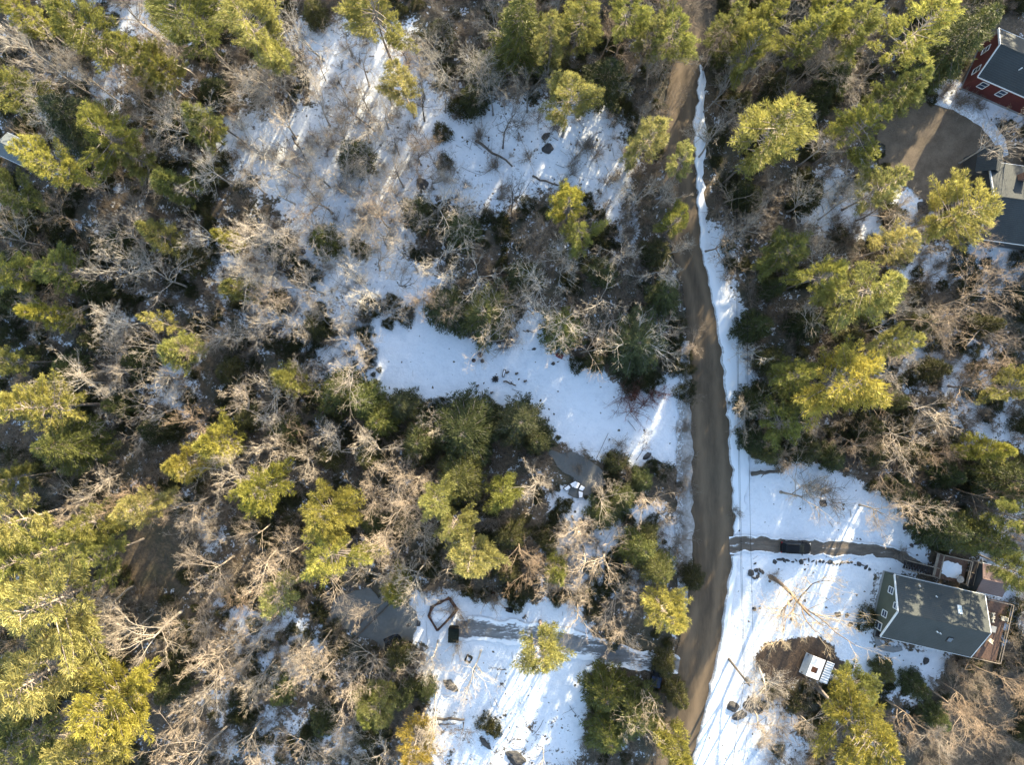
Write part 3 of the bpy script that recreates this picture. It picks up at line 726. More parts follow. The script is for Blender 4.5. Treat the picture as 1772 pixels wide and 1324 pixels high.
# conifers: crown centre and radius in the photograph, height, type, tint, label
TINT = {'y': (1.22, 1.17, 0.9), 'p': (1.2, 1.18, 1.3), 'o': (0.80, 0.84, 0.85), 'b': (1.0, 0.8, 0.6), 'd': (0.95, 0.98, 0.9), 'h': (1, 1, 1), 'g': (1.7, 1.6, 1.2)}  # brighter pine tints put sunlit crowns into the needle colour
CON = [
 (45, 25, 34, 19, 'P', 'y', 'yellow pine in the top left corner'),
 (165, 62, 62, 21, 'P', 'o', 'large olive pine near the top left corner'),
 (252, 108, 42, 18, 'P', 'o', 'olive pine spreading below its larger twin'),
 (292, 126, 24, 15, 'P', 'y', 'little yellow pine tip over brown twigs'),
 (330, 42, 62, 21, 'P', 'o', 'wide olive pine touching the top edge'),
 (440, 55, 55, 22, 'P', 'p', 'bright pine beside the snowy upper slope'),
 (478, 98, 30, 15, 'P', 'o', 'small pine hanging below the bright top pine'),
 (22, 150, 48, 18, 'P', 'o', 'olive pine on the upper left edge'),
 (118, 205, 56, 14, 'H', 'h', 'shaded dark evergreen among upper left pines'),
 (190, 248, 48, 19, 'P', 'd', 'half lit pine below the shaded evergreen'),
 (85, 287, 44, 21, 'P', 'y', 'bright yellow pine beside the grey shed roof'),
 (240, 275, 30, 13, 'P', 'o', 'olive young pine left of pale twigs'),
 (275, 407, 26, 13, 'Y', 'o', 'little olive pine in the left wood'),
 (386, 408, 20, 10, 'Y', 'y', 'tiny golden pine deep in the left wood'),
 (556, 410, 28, 8, 'S', 'g', 'dull green evergreen at the snow slope edge'),
 (650, 32, 55, 21, 'P', 'd', 'tall pine at the top with bare lower trunks'),
 (697, 148, 40, 18, 'P', 'p', 'lone pale pine on the upper snow slope'),
 (985, 178, 46, 20, 'P', 'p', 'feathery pine leaning over the upper snow'),
 (1110, 245, 46, 19, 'P', 'p', 'pale pine left of the upper road'),
 (1178, 285, 32, 16, 'P', 'p', 'bright pine reaching over the upper road'),
 (990, 352, 40, 17, 'P', 'y', 'lit pine below the upper snow clearing'),
 (1006, 408, 36, 13, 'P', 'd', 'olive pine under the lit clearing pine'),
 (1170, 386, 34, 13, 'P', 'd', 'olive pine beside the bend of the road'),
 (1050, 125, 46, 12, 'H', 'h', 'near black evergreen above the feathery pine'),
 (1340, 238, 80, 23, 'P', 'p', 'largest bright pine right of the upper road'),
 (1572, 70, 60, 23, 'P', 'p', 'big bright pine above the gravel yard'),
 (1555, 150, 46, 17, 'P', 'o', 'olive pine at the gravel yard top corner'),
 (1475, 235, 46, 19, 'P', 'd', 'feathery pine left of the gravel yard'),
 (1530, 325, 42, 19, 'P', 'p', 'pale pine at the gravel yard bottom corner'),
 (1655, 365, 58, 20, 'P', 'p', 'pine standing before the dark roofed house'),
 (1352, 440, 54, 13, 'P', 'o', 'broad dark olive pine right of the road'),
 (1545, 425, 42, 16, 'P', 'p', 'pale pine below the gravel yard snow'),
 (1262, 42, 36, 17, 'P', 'o', 'olive pine over the top of the road'),
 (1292, 100, 40, 18, 'P', 'o', 'slim olive pine above the largest pine'),
 (1388, 72, 46, 19, 'P', 'o', 'olive pine in the brown top strip'),
 (1470, 60, 44, 18, 'P', 'o', 'shaded pine left of the big bright one'),
 (1668, 58, 60, 18, 'H', 'g', 'dark green evergreen by the red house'),
 (900, 42, 52, 19, 'H', 'g', 'tall green evergreen at top centre'),
 (1000, 28, 46, 21, 'P', 'o', 'olive pine at top centre with grey trunk'),
 (1085, 35, 44, 19, 'P', 'o', 'olive pine at the top left of the road'),
 (80, 543, 27, 14, 'Y', 'y', 'small yellow pine in the left wood'),
 (277, 563, 20, 15, 'V', 'p', 'narrow pale pine of a left wood pair'),
 (306, 603, 27, 15, 'Y', 'p', 'lower pale pine of a left wood pair'),
 (14, 622, 36, 17, 'P', 'd', 'olive pine on the middle left edge'),
 (72, 705, 54, 21, 'P', 'p', 'bright feathery pine near the left edge'),
 (105, 775, 50, 14, 'H', 'g', 'dark evergreen below the feathery left pine'),
 (376, 765, 35, 14, 'Y', 'y', 'round golden pine in the left middle'),
 (322, 800, 30, 13, 'Y', 'y', 'golden pine touching its rounder neighbour'),
 (252, 877, 44, 17, 'P', 'p', 'bright pine above the brown hollow'),
 (455, 850, 56, 17, 'P', 'y', 'wide golden pine under white twigs'),
 (556, 885, 60, 18, 'P', 'y', 'big golden pine left of centre'),
 (25, 832, 32, 15, 'P', 'o', 'small olive pine on the left edge'),
 (582, 682, 40, 8, 'S', 'g', 'green evergreen at the clearing left tip'),
 (630, 694, 36, 8, 'S', 'g', 'dark evergreen on the clearing lower edge'),
 (660, 726, 32, 8, 'S', 'g', 'olive flecked evergreen below the clearing'),
 (805, 748, 66, 11, 'H', 'h', 'great dark evergreen below the snow clearing'),
 (896, 735, 48, 10, 'H', 'h', 'dark evergreen pointing into the snow clearing'),
 (725, 762, 38, 9, 'S', 'h', 'shaded evergreen left of the great one'),
 (800, 825, 50, 13, 'H', 'g', 'green evergreen under the great dark one'),
 (935, 760, 30, 8, 'S', 'h', 'small dark evergreen at the pond end'),
 (762, 860, 46, 19, 'P', 'p', 'bright pine below the great dark evergreen'),
 (866, 856, 34, 14, 'Y', 'd', 'olive pine right of a bright pine'),
 (1482, 500, 70, 21, 'P', 'p', 'great pale pine in the right wood'),
 (1412, 482, 40, 17, 'P', 'd', 'pine plume left of the great pale one'),
 (1546, 598, 36, 16, 'P', 'p', 'smaller pine between two great ones'),
 (1448, 668, 74, 22, 'P', 'y', 'golden great pine right of the road'),
 (1372, 650, 48, 15, 'P', 'o', 'shaded pine behind the golden great pine'),
 (1350, 735, 46, 14, 'P', 'o', 'dull olive pine beside the roadside snow'),
 (1710, 780, 30, 12, 'Y', 'y', 'little golden pine in the right wood'),
 (1748, 668, 38, 15, 'P', 'd', 'olive pine on the right edge'),
 (1312, 565, 30, 9, 'S', 'h', 'dark roadside evergreen under the wires'),
 (1306, 700, 28, 8, 'S', 'h', 'second dark roadside evergreen down the road'),
 (1308, 762, 26, 7, 'S', 'h', 'lowest dark roadside evergreen above the yard'),
 (20, 905, 55, 23, 'P', 'p', 'pine with a white trunk on the left edge'),
 (62, 965, 52, 21, 'P', 'd', 'pine crowding behind the white trunk'),
 (102, 1040, 88, 23, 'P', 'p', 'huge feathery pine left of the brown hollow'),
 (70, 1180, 100, 25, 'P', 'p', 'tallest pale pine in the bottom left corner'),
 (200, 1215, 66, 22, 'P', 'y', 'yellow pine pointing from the corner pines'),
 (150, 1290, 80, 24, 'P', 'p', 'broad corner pine on the bottom edge'),
 (25, 1290, 80, 24, 'P', 'o', 'olive pine in the bottom left corner'),
 (485, 1030, 34, 15, 'V', 'p', 'thin sparse pine left of the pond'),
 (582, 962, 52, 19, 'P', 'y', 'golden pine above the frozen pond'),
 (810, 962, 56, 21, 'P', 'p', 'bright pine above the icy drive'),
 (790, 905, 36, 16, 'P', 'p', 'pale plume behind the bright drive pine'),
 (686, 1020, 30, 10, 'Y', 'y', 'small golden pine at the pond snow'),
 (940, 1122, 54, 17, 'P', 'p', 'star shaped pine over the icy drive'),
 (1152, 1068, 48, 17, 'P', 'p', 'pale pine overhanging the lower road'),
 (962, 985, 26, 11, 'Y', 'o', 'narrow olive pine above the star shaped one'),
 (660, 1208, 46, 13, 'P', 'o', 'dull pine left of the lower clearing'),
 (718, 1292, 38, 17, 'V', 'b', 'rusty half dead pine with a pale trunk'),
 (1168, 1302, 36, 14, 'Y', 'y', 'golden pine at the road bottom'),
 (1055, 1205, 42, 8, 'S', 'g', 'dark evergreen beside the weathered planks'),
 (1105, 1245, 46, 9, 'S', 'g', 'dark evergreen right of the lower clearing'),
 (1055, 1280, 40, 8, 'S', 'g', 'dark evergreen at the lower clearing corner'),
 (1490, 1265, 80, 21, 'P', 'y', 'broad golden pine below the mud patch'),
 (1478, 1188, 40, 13, 'P', 'o', 'olive pine beside the metal roofed shelter'),
 (842, 545, 50, 8, 'S', 'g', 'dark evergreen above the fire pit'),
 (775, 535, 40, 7, 'S', 'h', 'dark shrubby evergreen above the clearing'),
 (975, 572, 40, 8, 'S', 'g', 'olive evergreen over the red bundle'),
 (1105, 590, 58, 9, 'H', 'h', 'dark evergreen under spreading white limbs'),
 (1640, 915, 46, 12, 'H', 'h', 'deep green evergreen behind the snowy deck'),
 (1705, 935, 44, 14, 'H', 'g', 'green evergreen right of the snowy deck'),
 (1762, 985, 40, 15, 'P', 'o', 'olive pine at the right edge beside the house'),
 (1752, 890, 44, 17, 'P', 'o', 'shaded pine on the right edge above the house'),
 (1778, 838, 46, 16, 'H', 'g', 'added shading evergreen cut by the right edge'),  # added to keep the sun off the house roof
 (1165, 70, 46, 18, 'P', 'o', 'olive pine leaning at the very top of the road'),
 (1140, 985, 36, 10, 'H', 'g', 'green evergreen left of the lower road'),
 (1105, 955, 34, 9, 'S', 'g', 'dark evergreen above the broad limbed tree'),
 (955, 70, 44, 18, 'P', 'o', 'olive pine left of the grey trunked one'),
 (1120, 75, 40, 16, 'P', 'o', 'olive pine left of the road top'),
 (1325, 28, 42, 18, 'P', 'o', 'olive pine in the top edge brown strip'),
 (1428, 25, 40, 18, 'P', 'd', 'slim lit pine on the top edge'),
 (22, 335, 40, 16, 'P', 'o', 'olive pine below the grey shed roof'),
 (110, 470, 36, 14, 'P', 'o', 'olive pine above the small yellow one'),
 (20, 470, 40, 15, 'P', 'd', 'half lit pine on the left edge middle'),
 (300, 318, 30, 12, 'Y', 'o', 'olive young pine among silver twigs'),
 (150, 905, 42, 17, 'P', 'o', 'olive pine at the left of the hollow'),
 (185, 960, 38, 15, 'P', 'd', 'half lit pine bordering the brown hollow'),
 (345, 215, 30, 13, 'Y', 'o', 'olive pine under the upper left snow edge'),
 (410, 500, 28, 11, 'Y', 'o', 'olive young pine in the silver wood'),
 (500, 660, 30, 10, 'Y', 'o', 'olive young pine left of the clearing tip'),
 (640, 1225, 36, 13, 'P', 'o', 'olive pine at the lower clearing wood edge'),
 (700, 705, 30, 6, 'S', 'h', 'low dark evergreen by the clearing edge'),
]
def base_of(px, py, h, f=0.62):
    return P(px, py, h * f) * np.array([1, 1, 0])

LAND = []      # (px, py, phrase): what the other trees are told apart by
PLACED = []    # ground points of trees
for i, (px, py, r, h, ty, ti, lab) in enumerate(CON):
    LAND.append((px, py, lab))
    b = base_of(px, py, h)
    rm = r * (H - h * 0.55) / F
    grp, h0, R0, nm, cat = {'P': (PINES, 20, 4.6, 'pine_tree', 'pine tree'), 'V': (SPARSE, 17, 3.2, 'pine_tree', 'pine tree'), 'Y': (YOUNG, 11, 2.6, 'pine_tree', 'pine tree'),
                            'H': (HEMS, 14, 3.6, 'evergreen_tree', 'evergreen tree'), 'S': (SMALLH, 7, 2.6, 'evergreen_tree', 'evergreen tree')}[ty]
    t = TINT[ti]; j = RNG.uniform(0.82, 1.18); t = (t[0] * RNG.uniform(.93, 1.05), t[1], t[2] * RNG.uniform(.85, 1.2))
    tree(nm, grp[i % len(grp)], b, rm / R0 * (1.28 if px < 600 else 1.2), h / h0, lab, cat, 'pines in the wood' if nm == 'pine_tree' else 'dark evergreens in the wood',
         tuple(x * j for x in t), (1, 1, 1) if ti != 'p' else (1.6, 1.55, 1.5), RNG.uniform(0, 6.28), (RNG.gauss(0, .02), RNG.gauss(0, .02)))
    PLACED.append((b[0], b[1], rm * 0.5))

LAND += [(1378, 950, 'black parked car'), (1410, 1160, 'metal roofed shelter'), (1600, 1060, 'green roofed house'), (270, 960, 'brown hollow'), (660, 1060, 'frozen pond'), (1620, 250, 'gravel yard'), (1740, 110, 'red house'),
         (785, 1097, 'black lidded bin'), (857, 657, 'fire pit'), (1740, 350, 'dark roofed house'), (1385, 1140, 'mud patch'), (1262, 1142, 'utility pole')]

DIRN = ['right of', 'above and right of', 'above', 'above and left of', 'left of', 'below and left of', 'below', 'below and right of']
USED = {}
def relation(px, py, head, skip=0):
    """a label that says which one, by the nearest of the things that can be found"""
    near = sorted(LAND, key=lambda l: (l[0] - px) ** 2 + (l[1] - py) ** 2)
    for l in near[:24]:
        dx, dy = px - l[0], -(py - l[1]); d = math.hypot(dx, dy)
        k = int(round(math.atan2(dy, dx) / (math.pi / 4))) % 8
        how = ('close ' if d < 50 else '' if d < 95 else 'further ') + DIRN[k]
        how = how.replace('close above', 'just above').replace('close below', 'just below').replace('close left', 'just left').replace('close right', 'just right')
        s = f'{head} {how} the {l[2]}'
        if s not in USED and len(s.split()) <= 16:
            USED[s] = 1
            return s
    return f'{head} in the crowded wood'

# low evergreens of the understorey
UND = [(40, 455, 44), (130, 425, 40), (208, 420, 38), (255, 485, 38), (330, 452, 36), (165, 505, 34), (222, 562, 36), (240, 630, 36), (335, 545, 36), (125, 640, 42), (172, 590, 34), (432, 475, 32), (485, 432, 32), (470, 610, 38),
       (545, 565, 32), (400, 645, 36), (352, 690, 34), (490, 742, 36), (545, 725, 38), (430, 722, 34), (272, 745, 36), (180, 765, 36), (205, 700, 34), (155, 835, 40), (570, 790, 34), (640, 790, 34), (302, 345, 34), (350, 300, 32),
       (405, 335, 34), (300, 200, 34), (372, 160, 34), (455, 160, 30), (545, 20, 30), (1395, 562, 42), (1335, 500, 30), (1335, 622, 34), (1585, 792, 34), (1278, 180, 28), (1420, 170, 38), (1280, 335, 30), (1300, 345, 34), (1400, 345, 32),
       (1445, 140, 40), (1440, 20, 38), (1140, 95, 38), (955, 100, 38), (840, 120, 42), (765, 60, 34), (615, 272, 44), (648, 310, 34), (722, 368, 44), (795, 395, 46), (840, 430, 38), (905, 482, 44), (1040, 470, 38), (1082, 522, 42),
       (1150, 515, 42), (1030, 625, 26), (1100, 330, 38), (1135, 440, 38), (1050, 884, 44), (1080, 862, 36), (1120, 925, 30), (500, 940, 30), (645, 905, 36), (700, 905, 36), (885, 925, 38), (880, 985, 32), (1200, 1000, 30), (1170, 1200, 30),
       (820, 170, 34), (350, 1110, 30), (300, 1190, 36), (330, 1250, 34), (560, 1250, 34), (490, 1200, 30), (420, 1260, 28), (640, 1270, 36), (1590, 560, 30), (1560, 850, 34), (1640, 820, 34), (1330, 690, 42), (1392, 772, 40), (1440, 792, 34), (1500, 735, 36), (1545, 690, 30), (1470, 590, 34), (1330, 780, 34), (1385, 700, 36), (1610, 640, 30), (1510, 780, 34), (1700, 560, 30),
       (1760, 830, 32), (1580, 1185, 30), (1530, 1160, 26), (1620, 1240, 32), (1150, 1150, 30), (190, 900, 36), (215, 1080, 34), (30, 390, 40), (30, 520, 34), (95, 350, 34), (480, 520, 28), (610, 480, 26), (620, 430, 24), (1250, 90, 30),
       (1340, 150, 34), (1600, 20, 32), (1700, 10, 34), (1590, 130, 30), (950, 940, 26), (1110, 830, 30), (1070, 800, 26), (740, 1190, 24), (690, 1140, 34), (700, 1200, 30)]
UND = [u for i, u in enumerate(UND) if not (u[0] < 600 and i % 5 in (1, 3)) and not (600 < u[0] < 1160 and 250 < u[1] < 650 and i % 3 == 1)]
for i, (px, py, r) in enumerate(UND):
    h = RNG.uniform(4.5, 7.5); r *= 0.9
    b = base_of(px, py, h, 0.4); rm = r * (H - h * 0.5) / F
    lab = relation(px, py, 'low dark evergreen')
    k = RNG.uniform(0.7, 1.5)
    tree('evergreen_tree', SMALLH[i % 3], b, rm / 2.6, h / 7, lab, 'evergreen tree', 'dark evergreens in the wood', (k * RNG.uniform(.9, 1.2), k, k * .95))
    PLACED.append((b[0], b[1], rm * 0.3))

# bare trees: the ones that stand out, then the rest of the wood
BT = [(1140, 110, 50, 15, 'tall', 'b'), (1165, 55, 48, 16, 'tall', 'g'), (1120, 190, 44, 13, 'broad', 'g'), (1196, 25, 44, 16, 'tall', 'b'), (1155, 330, 40, 12, 'broad', 'n'), (1168, 425, 38, 12, 'broad', 'n'), (1232, 95, 46, 15, 'tall', 'b'), (1192, 140, 40, 13, 'broad', 'b'),
      (240, 1110, 76, 17, 'open', 'w'), (640, 790, 56, 15, 'broad', 'w'), (445, 785, 44, 14, 'broad', 'w'), (515, 800, 40, 14, 'broad', 'w'), (930, 850, 50, 13, 'broad', 'w'), (430, 985, 50, 17, 'tall', 'n'), (420, 935, 44, 16, 'broad', 'n'),
      (1062, 990, 70, 15, 'open', 'n'), (1090, 1112, 46, 14, 'broad', 'n'), (1110, 600, 66, 14, 'open', 'w'), (880, 520, 52, 13, 'open', 'n'), (775, 525, 44, 13, 'broad', 'b'), (1042, 508, 46, 14, 'open', 'n'), (745, 345, 62, 14, 'open', 'w'),
      (335, 395, 42, 16, 'broad', 'w'), (460, 380, 52, 17, 'tall', 'n'), (478, 270, 46, 14, 'open', 'w'), (468, 318, 46, 15, 'open', 'w'), (1590, 760, 62, 16, 'broad', 'n'), (1645, 700, 56, 16, 'open', 'n'), (1640, 540, 60, 17, 'tall', 'b'),
      (1700, 520, 60, 17, 'tall', 'b'), (1560, 530, 40, 15, 'tall', 'n'), (770, 95, 56, 17, 'tall', 'g'), (830, 100, 52, 16, 'tall', 'g'), (740, 230, 34, 9, 'young', 'b'), (620, 250, 46, 13, 'broad', 'g'),
      (920, 392, 40, 11, 'broad', 'b'), (610, 400, 40, 13, 'tall', 'n'), (690, 430, 42, 13, 'open', 'w'), (850, 150, 46, 14, 'tall', 'g'), (60, 95, 52, 19, 'tall', 'n'), (115, 110, 44, 19, 'tall', 'n'), (40, 210, 46, 17, 'tall', 'w'),
      (215, 150, 44, 16, 'tall', 'b'), (250, 165, 44, 16, 'broad', 'b'), (560, 1110, 50, 16, 'broad', 'n'), (545, 1195, 46, 16, 'tall', 'n'), (300, 1275, 46, 17, 'broad', 'n'), (350, 1165, 50, 16, 'broad', 'n'), (430, 1195, 44, 16, 'tall', 'w'),
      (620, 1120, 50, 15, 'broad', 'n'), (600, 1200, 46, 15, 'tall', 'n'), (1100, 1290, 46, 15, 'open', 'w'), (1140, 1245, 42, 15, 'open', 'n'), (1700, 1232, 50, 14, 'broad', 'b'), (1700, 1260, 56, 17, 'tall', 'b'), (1600, 1270, 50, 15, 'open', 'b'),
      (1745, 1190, 50, 16, 'tall', 'b'), (1400, 872, 60, 14, 'open', 'n'), (1545, 895, 46, 13, 'broad', 'n'), (1610, 880, 50, 14, 'broad', 'n'), (1720, 405, 42, 12, 'broad', 'b'), (1760, 215, 46, 16, 'open', 'w'), (1310, 385, 42, 12, 'broad', 'n'),
      (1345, 345, 40, 13, 'tall', 'b'), (1415, 100, 46, 17, 'tall', 'b'), (1215, 600, 34, 12, 'broad', 'b'), (815, 1205, 36, 13, 'open', 'w'), (690, 960, 50, 16, 'broad', 'n'), (650, 940, 46, 16, 'tall', 'n'), (900, 960, 50, 15, 'broad', 'b'),
      (920, 1010, 44, 14, 'broad', 'b'), (720, 830, 40, 14, 'broad', 'n'), (1130, 870, 46, 13, 'broad', 'n'), (770, 1000, 40, 14, 'open', 'n'), (1010, 1080, 44, 13, 'open', 'n'), (760, 420, 44, 13, 'open', 'w'), (1160, 560, 42, 14, 'open', 'n')]
BTINT = {'w': ('pale grey', (1.28, 1.25, 1.21)), 'n': ('light grey', (1.18, 1.1, 1.02)), 'b': ('brown', (0.86, 0.72, 0.60)), 'g': ('dull grey', (0.72, 0.72, 0.72)), 'y': ('golden', (1.5, 1.35, 1.05)), 'k': ('dark', (0.3, 0.27, 0.25))}
STYLE = {'open': 'open limbed', 'broad': 'bushy', 'tall': 'upright', 'young': 'thin'}
AVOID_BASE = [ROADPOLY, DRIVEPOLY, DRIVE2POLY, POND, POND2, GRAVEL] + HOUSES
AVOID_CROWN = [CLEARING, YARD, LOWER, GRAVEL, POND] + HOUSES + [[(1180, 420), (1236, 420), (1300, 620), (1300, 1060), (1200, 1330), (1130, 1330), (1185, 1060), (1172, 620)], MUD,
               [(745, 185), (1060, 195), (1060, 290), (960, 330), (860, 360), (760, 330)], [(235, 920), (320, 910), (325, 975), (250, 995)]]
CROWN_LIST = [(x, y, r) for x, y, r, *_ in CON]
bp = [(b[0], b[1], b[2]) for b in BT]
rr = random.Random(23)
tries = 0
while tries < 60000 and len(BT) < 284:
    tries += 1
    x, y = (rr.uniform(-10, 1782), rr.uniform(-10, 1334)) if tries > 700 else (rr.uniform(420, 790), rr.uniform(30, 570))
    if any(inside(x, y, p) for p in AVOID_CROWN) or (1480 < x < 1760 and 1080 < y < 1190): continue
    need = 42 if x < 700 else 45
    if 540 < x < 780 and 40 < y < 560: need = 38; thin = True
    else: thin = False
    if any((x - a) ** 2 + (y - b) ** 2 < (need - (8 if r < 40 else 0)) ** 2 for a, b, r in bp): continue
    if any((x - a) ** 2 + (y - b) ** 2 < (r * 0.72) ** 2 for a, b, r in CROWN_LIST if r > 30): continue
    h = rr.uniform(9, 15.5)
    g = base_of(x, y, h, 0.7); gx, gy = g[0] / H * F + 886, 662 - g[1] / H * F
    if any(inside(gx, gy, p) for p in AVOID_BASE + [YARD, CLEARING, LOWER]): continue
    if x > 1500 and y > 420: ti = rr.choice('bbnb')
    elif 700 < x < 1450 and y < 200: ti = rr.choice('gbgn')
    else: ti = rr.choice('nwwbnn')
    if thin and rr.random() < 0.6: BT.append((x, y, rr.uniform(36, 52), rr.uniform(8, 13), rr.choice(('open', 'broad', 'young')), rr.choice('nbgk'))); bp.append((x, y, 45)); continue
    BT.append((x, y, rr.uniform(*((48, 68) if x < 700 else (44, 62))), h, rr.choice(('broad', 'broad', 'tall', 'open', 'broad')), ti)); bp.append((x, y, 45))
for i, (px, py, r, h, st, ti) in enumerate(BT):
    b = base_of(px, py, h, 0.7); gx, gy = b[0] / H * F + 886, 662 - b[1] / H * F
    for k_ in (1, .98, .96, .94, .92, .90, 1.03, 1.06, 1.1, 1.14, 0):
        if not any(inside(b[0] * k_ / H * F + 886, 662 - b[1] * k_ / H * F, p) for p in AVOID_BASE): break
    if k_ == 0: continue
    b = b * k_
    rm = r * (H - h * 0.7) / F
    nm, tc = BTINT[ti]
    j = RNG.uniform(0.85, 1.12); w_ = min(1, max(0, (py - 560) / 260)); tc = (tc[0] * j, tc[1] * j * (1 - .06 * w_), tc[2] * j * (1 - .13 * w_))
    me = BARE[st][i % len(BARE[st])]
    h0, R0 = {'broad': (17, 5.6), 'tall': (19, 4.6), 'open': (17, 5.6), 'young': (10, 2.9)}[st]
    lab = relation(px, py, f'{nm} {STYLE[st]} bare tree')
    tree('bare_tree', me, b, rm / R0, h / h0, lab, 'bare tree', 'bare trees in the wood', tc, tuple(c * 0.78 for c in tc))
    PLACED.append((b[0], b[1], 0.6))
print('bare', len(BT), 'con', len(CON), 'und', len(UND))

# ------------------------------------------------------------------ undergrowth (uncountable): shrubs and brush over the forest floor
def scatter_object(name, pts, rot, scl, protos, coll_name):
    me = bpy.data.meshes.new(name)
    me.vertices.add(len(pts)); me.vertices.foreach_set('co', np.asarray(pts, np.float32).ravel())
    a = me.attributes.new('turn', 'FLOAT', 'POINT'); a.data.foreach_set('value', np.asarray(rot, np.float32))
    a = me.attributes.new('size', 'FLOAT', 'POINT'); a.data.foreach_set('value', np.asarray(scl, np.float32))
    o = link(name, me)
    col = bpy.data.collections.new(coll_name)
    for p in protos:
        q = bpy.data.objects.new(p.name + '_source', p); col.objects.link(q)
    ng = bpy.data.node_groups.new(name + '_scatter', 'GeometryNodeTree')
    ng.interface.new_socket('Geometry', in_out='INPUT', socket_type='NodeSocketGeometry')
    ng.interface.new_socket('Geometry', in_out='OUTPUT', socket_type='NodeSocketGeometry')
    gi, go = ng.nodes.new('NodeGroupInput'), ng.nodes.new('NodeGroupOutput')
    ci = ng.nodes.new('GeometryNodeCollectionInfo'); ci.inputs['Collection'].default_value = col
    ci.inputs['Separate Children'].default_value = True; ci.inputs['Reset Children'].default_value = True
    ip = ng.nodes.new('GeometryNodeInstanceOnPoints'); ip.inputs['Pick Instance'].default_value = True
    at = ng.nodes.new('GeometryNodeInputNamedAttribute'); at.data_type = 'FLOAT'; at.inputs['Name'].default_value = 'turn'
    az = ng.nodes.new('GeometryNodeInputNamedAttribute'); az.data_type = 'FLOAT'; az.inputs['Name'].default_value = 'size'
    cx = ng.nodes.new('ShaderNodeCombineXYZ')
    L = ng.links.new
    L(at.outputs[0], cx.inputs[2]); L(gi.outputs[0], ip.inputs['Points']); L(ci.outputs[0], ip.inputs['Instance'])
    er = ng.nodes.new('FunctionNodeEulerToRotation'); L(cx.outputs[0], er.inputs[0]); L(er.outputs[0], ip.inputs['Rotation'])
    L(az.outputs[0], ip.inputs['Scale']); L(ip.outputs[0], go.inputs[0])
    md = o.modifiers.new('scatter', 'NODES'); md.node_group = ng
    return o

M_LAUREL = mat_foliage('shrub leaves', (0.035, 0.04, 0.017), (0.095, 0.095, 0.036), trans=0.3)
M_BRUSH = flat('brush stems', (0.235, 0.19, 0.145), 0.85, 0, 0.3, 1.0)
M_BRUSHR = flat('red brush stems', (0.15, 0.055, 0.04), 0.85, 0, 0.3, 1.0)
LSH = [leafy_shrub(201 + i, (0.9, 1.2, 0.7)[i], (900, 1300, 640)[i]) for i in range(3)]
TSH = [twig_shrub(211 + i, (1.5, 1.9, 1.1)[i]) for i in range(3)]
for m in LSH: m.materials.append(M_LAUREL)
for m in TSH: m.materials.append(M_BRUSH)
OPEN = [CLEARING, YARD, LOWER, POND, POND2, MUD, GRAVEL, ROADPOLY, DRIVEPOLY, DRIVE2POLY] + HOUSES
gr = np.random.default_rng(5)
pts, pts2 = [], []
while len(pts) + len(pts2) < 5600:
    x, y = gr.uniform(-60, 1832), gr.uniform(-60, 1384)
    if any(inside(x, y, p) for p in OPEN): continue
    n = mnoise.noise((x * 0.012, y * 0.012, 2.0))
    up = inside(x, y, UPPER)
    if up and gr.random() > 0.42: continue
    if 1195 < x < 1238 and 120 < y < 400: continue
    if inside(x, y, LITTER[0][0]) or 1196 < x < 1240 + max(0, min(50, (y - 380) * 0.25)) and 380 < y < 830: continue
    q = P(x, y); q[2] = -0.12
    if not up and (n > 0.02 and gr.random() < 0.7 or gr.random() < 0.08): pts.append(q)
    else: pts2.append(q)
o = scatter_object('undergrowth', pts, gr.uniform(0, 6.28, len(pts)), gr.uniform(0.5, 1.5, len(pts)), LSH, 'shrub sources')
tag(o, 'dark leafy undergrowth between the trees', 'undergrowth', kind='stuff')
o = scatter_object('brush', pts2, gr.uniform(0, 6.28, len(pts2)), gr.uniform(0.6, 1.7, len(pts2)), TSH, 'brush sources')
tag(o, 'brown leafless brush between the trees', 'brush', kind='stuff')

# the wood goes on beyond what the photograph shows, on the side the sun comes from
wp, wr, ws = [], [], []
while len(wp) < 430:
    x, y = gr.uniform(-60, 150), gr.uniform(-40, 150)
    if -84 < x < 84 and y < 66: continue
    wp.append((x, y, -0.1)); wr.append(gr.uniform(0, 6.28)); ws.append(gr.uniform(0.7, 1.05))
for nm, sl, protos in (('woodland', slice(0, 200), [c for t, c in PINES[:3]]), ('woodland', slice(200, 430), [c for t, c in BARE['tall'][:2] + BARE['broad'][:2]])):
    tag(scatter_object(nm, wp[sl], wr[sl], ws[sl], protos, 'woodland sources'), 'woodland going on past the gravel yard', 'woodland', kind='stuff')
# ------------------------------------------------------------------ single trees whose trunks show
def special(bx, by, tx, ty, h, r, style, ti, label, thick=1.0, k=0):
    b = P(bx, by); t = P(tx, ty, h)
    e = empty('bare_tree', b, 0, label, 'bare tree', 'bare trees in the wood')
    d = Vector(t - b); q = d.to_track_quat('Z', 'Y')
    e.rotation_euler = q.to_euler()
    h0, R0 = {'broad': (17, 5.6), 'tall': (19, 4.6), 'open': (17, 5.6), 'young': (10, 2.9)}[style]
    rm = r * (H - h * 0.7) / F
    e.scale = (rm / R0, rm / R0, d.length / h0)
    me = BARE[style][k % len(BARE[style])]
    for nm, m in (('trunk', me[0]), ('crown', me[1])):
        o = bpy.data.objects.new(nm, m); COL.objects.link(o); o.parent = e; o.color = (*BTINT[ti][1], 1)
        if ti == 'y' and nm == 'trunk': o.color = (0.5, 0.37, 0.27, 1)
        if ti == 'y' and nm == 'crown': o.color = (1.1, 0.95, 0.72, 1)  # golden sunlight on the twigs put into the crown tint
special(1335, 1000, 1500, 1128, 20, 112, 'broad', 'y', 'large golden lit maple leaning over the snowy yard', k=2)
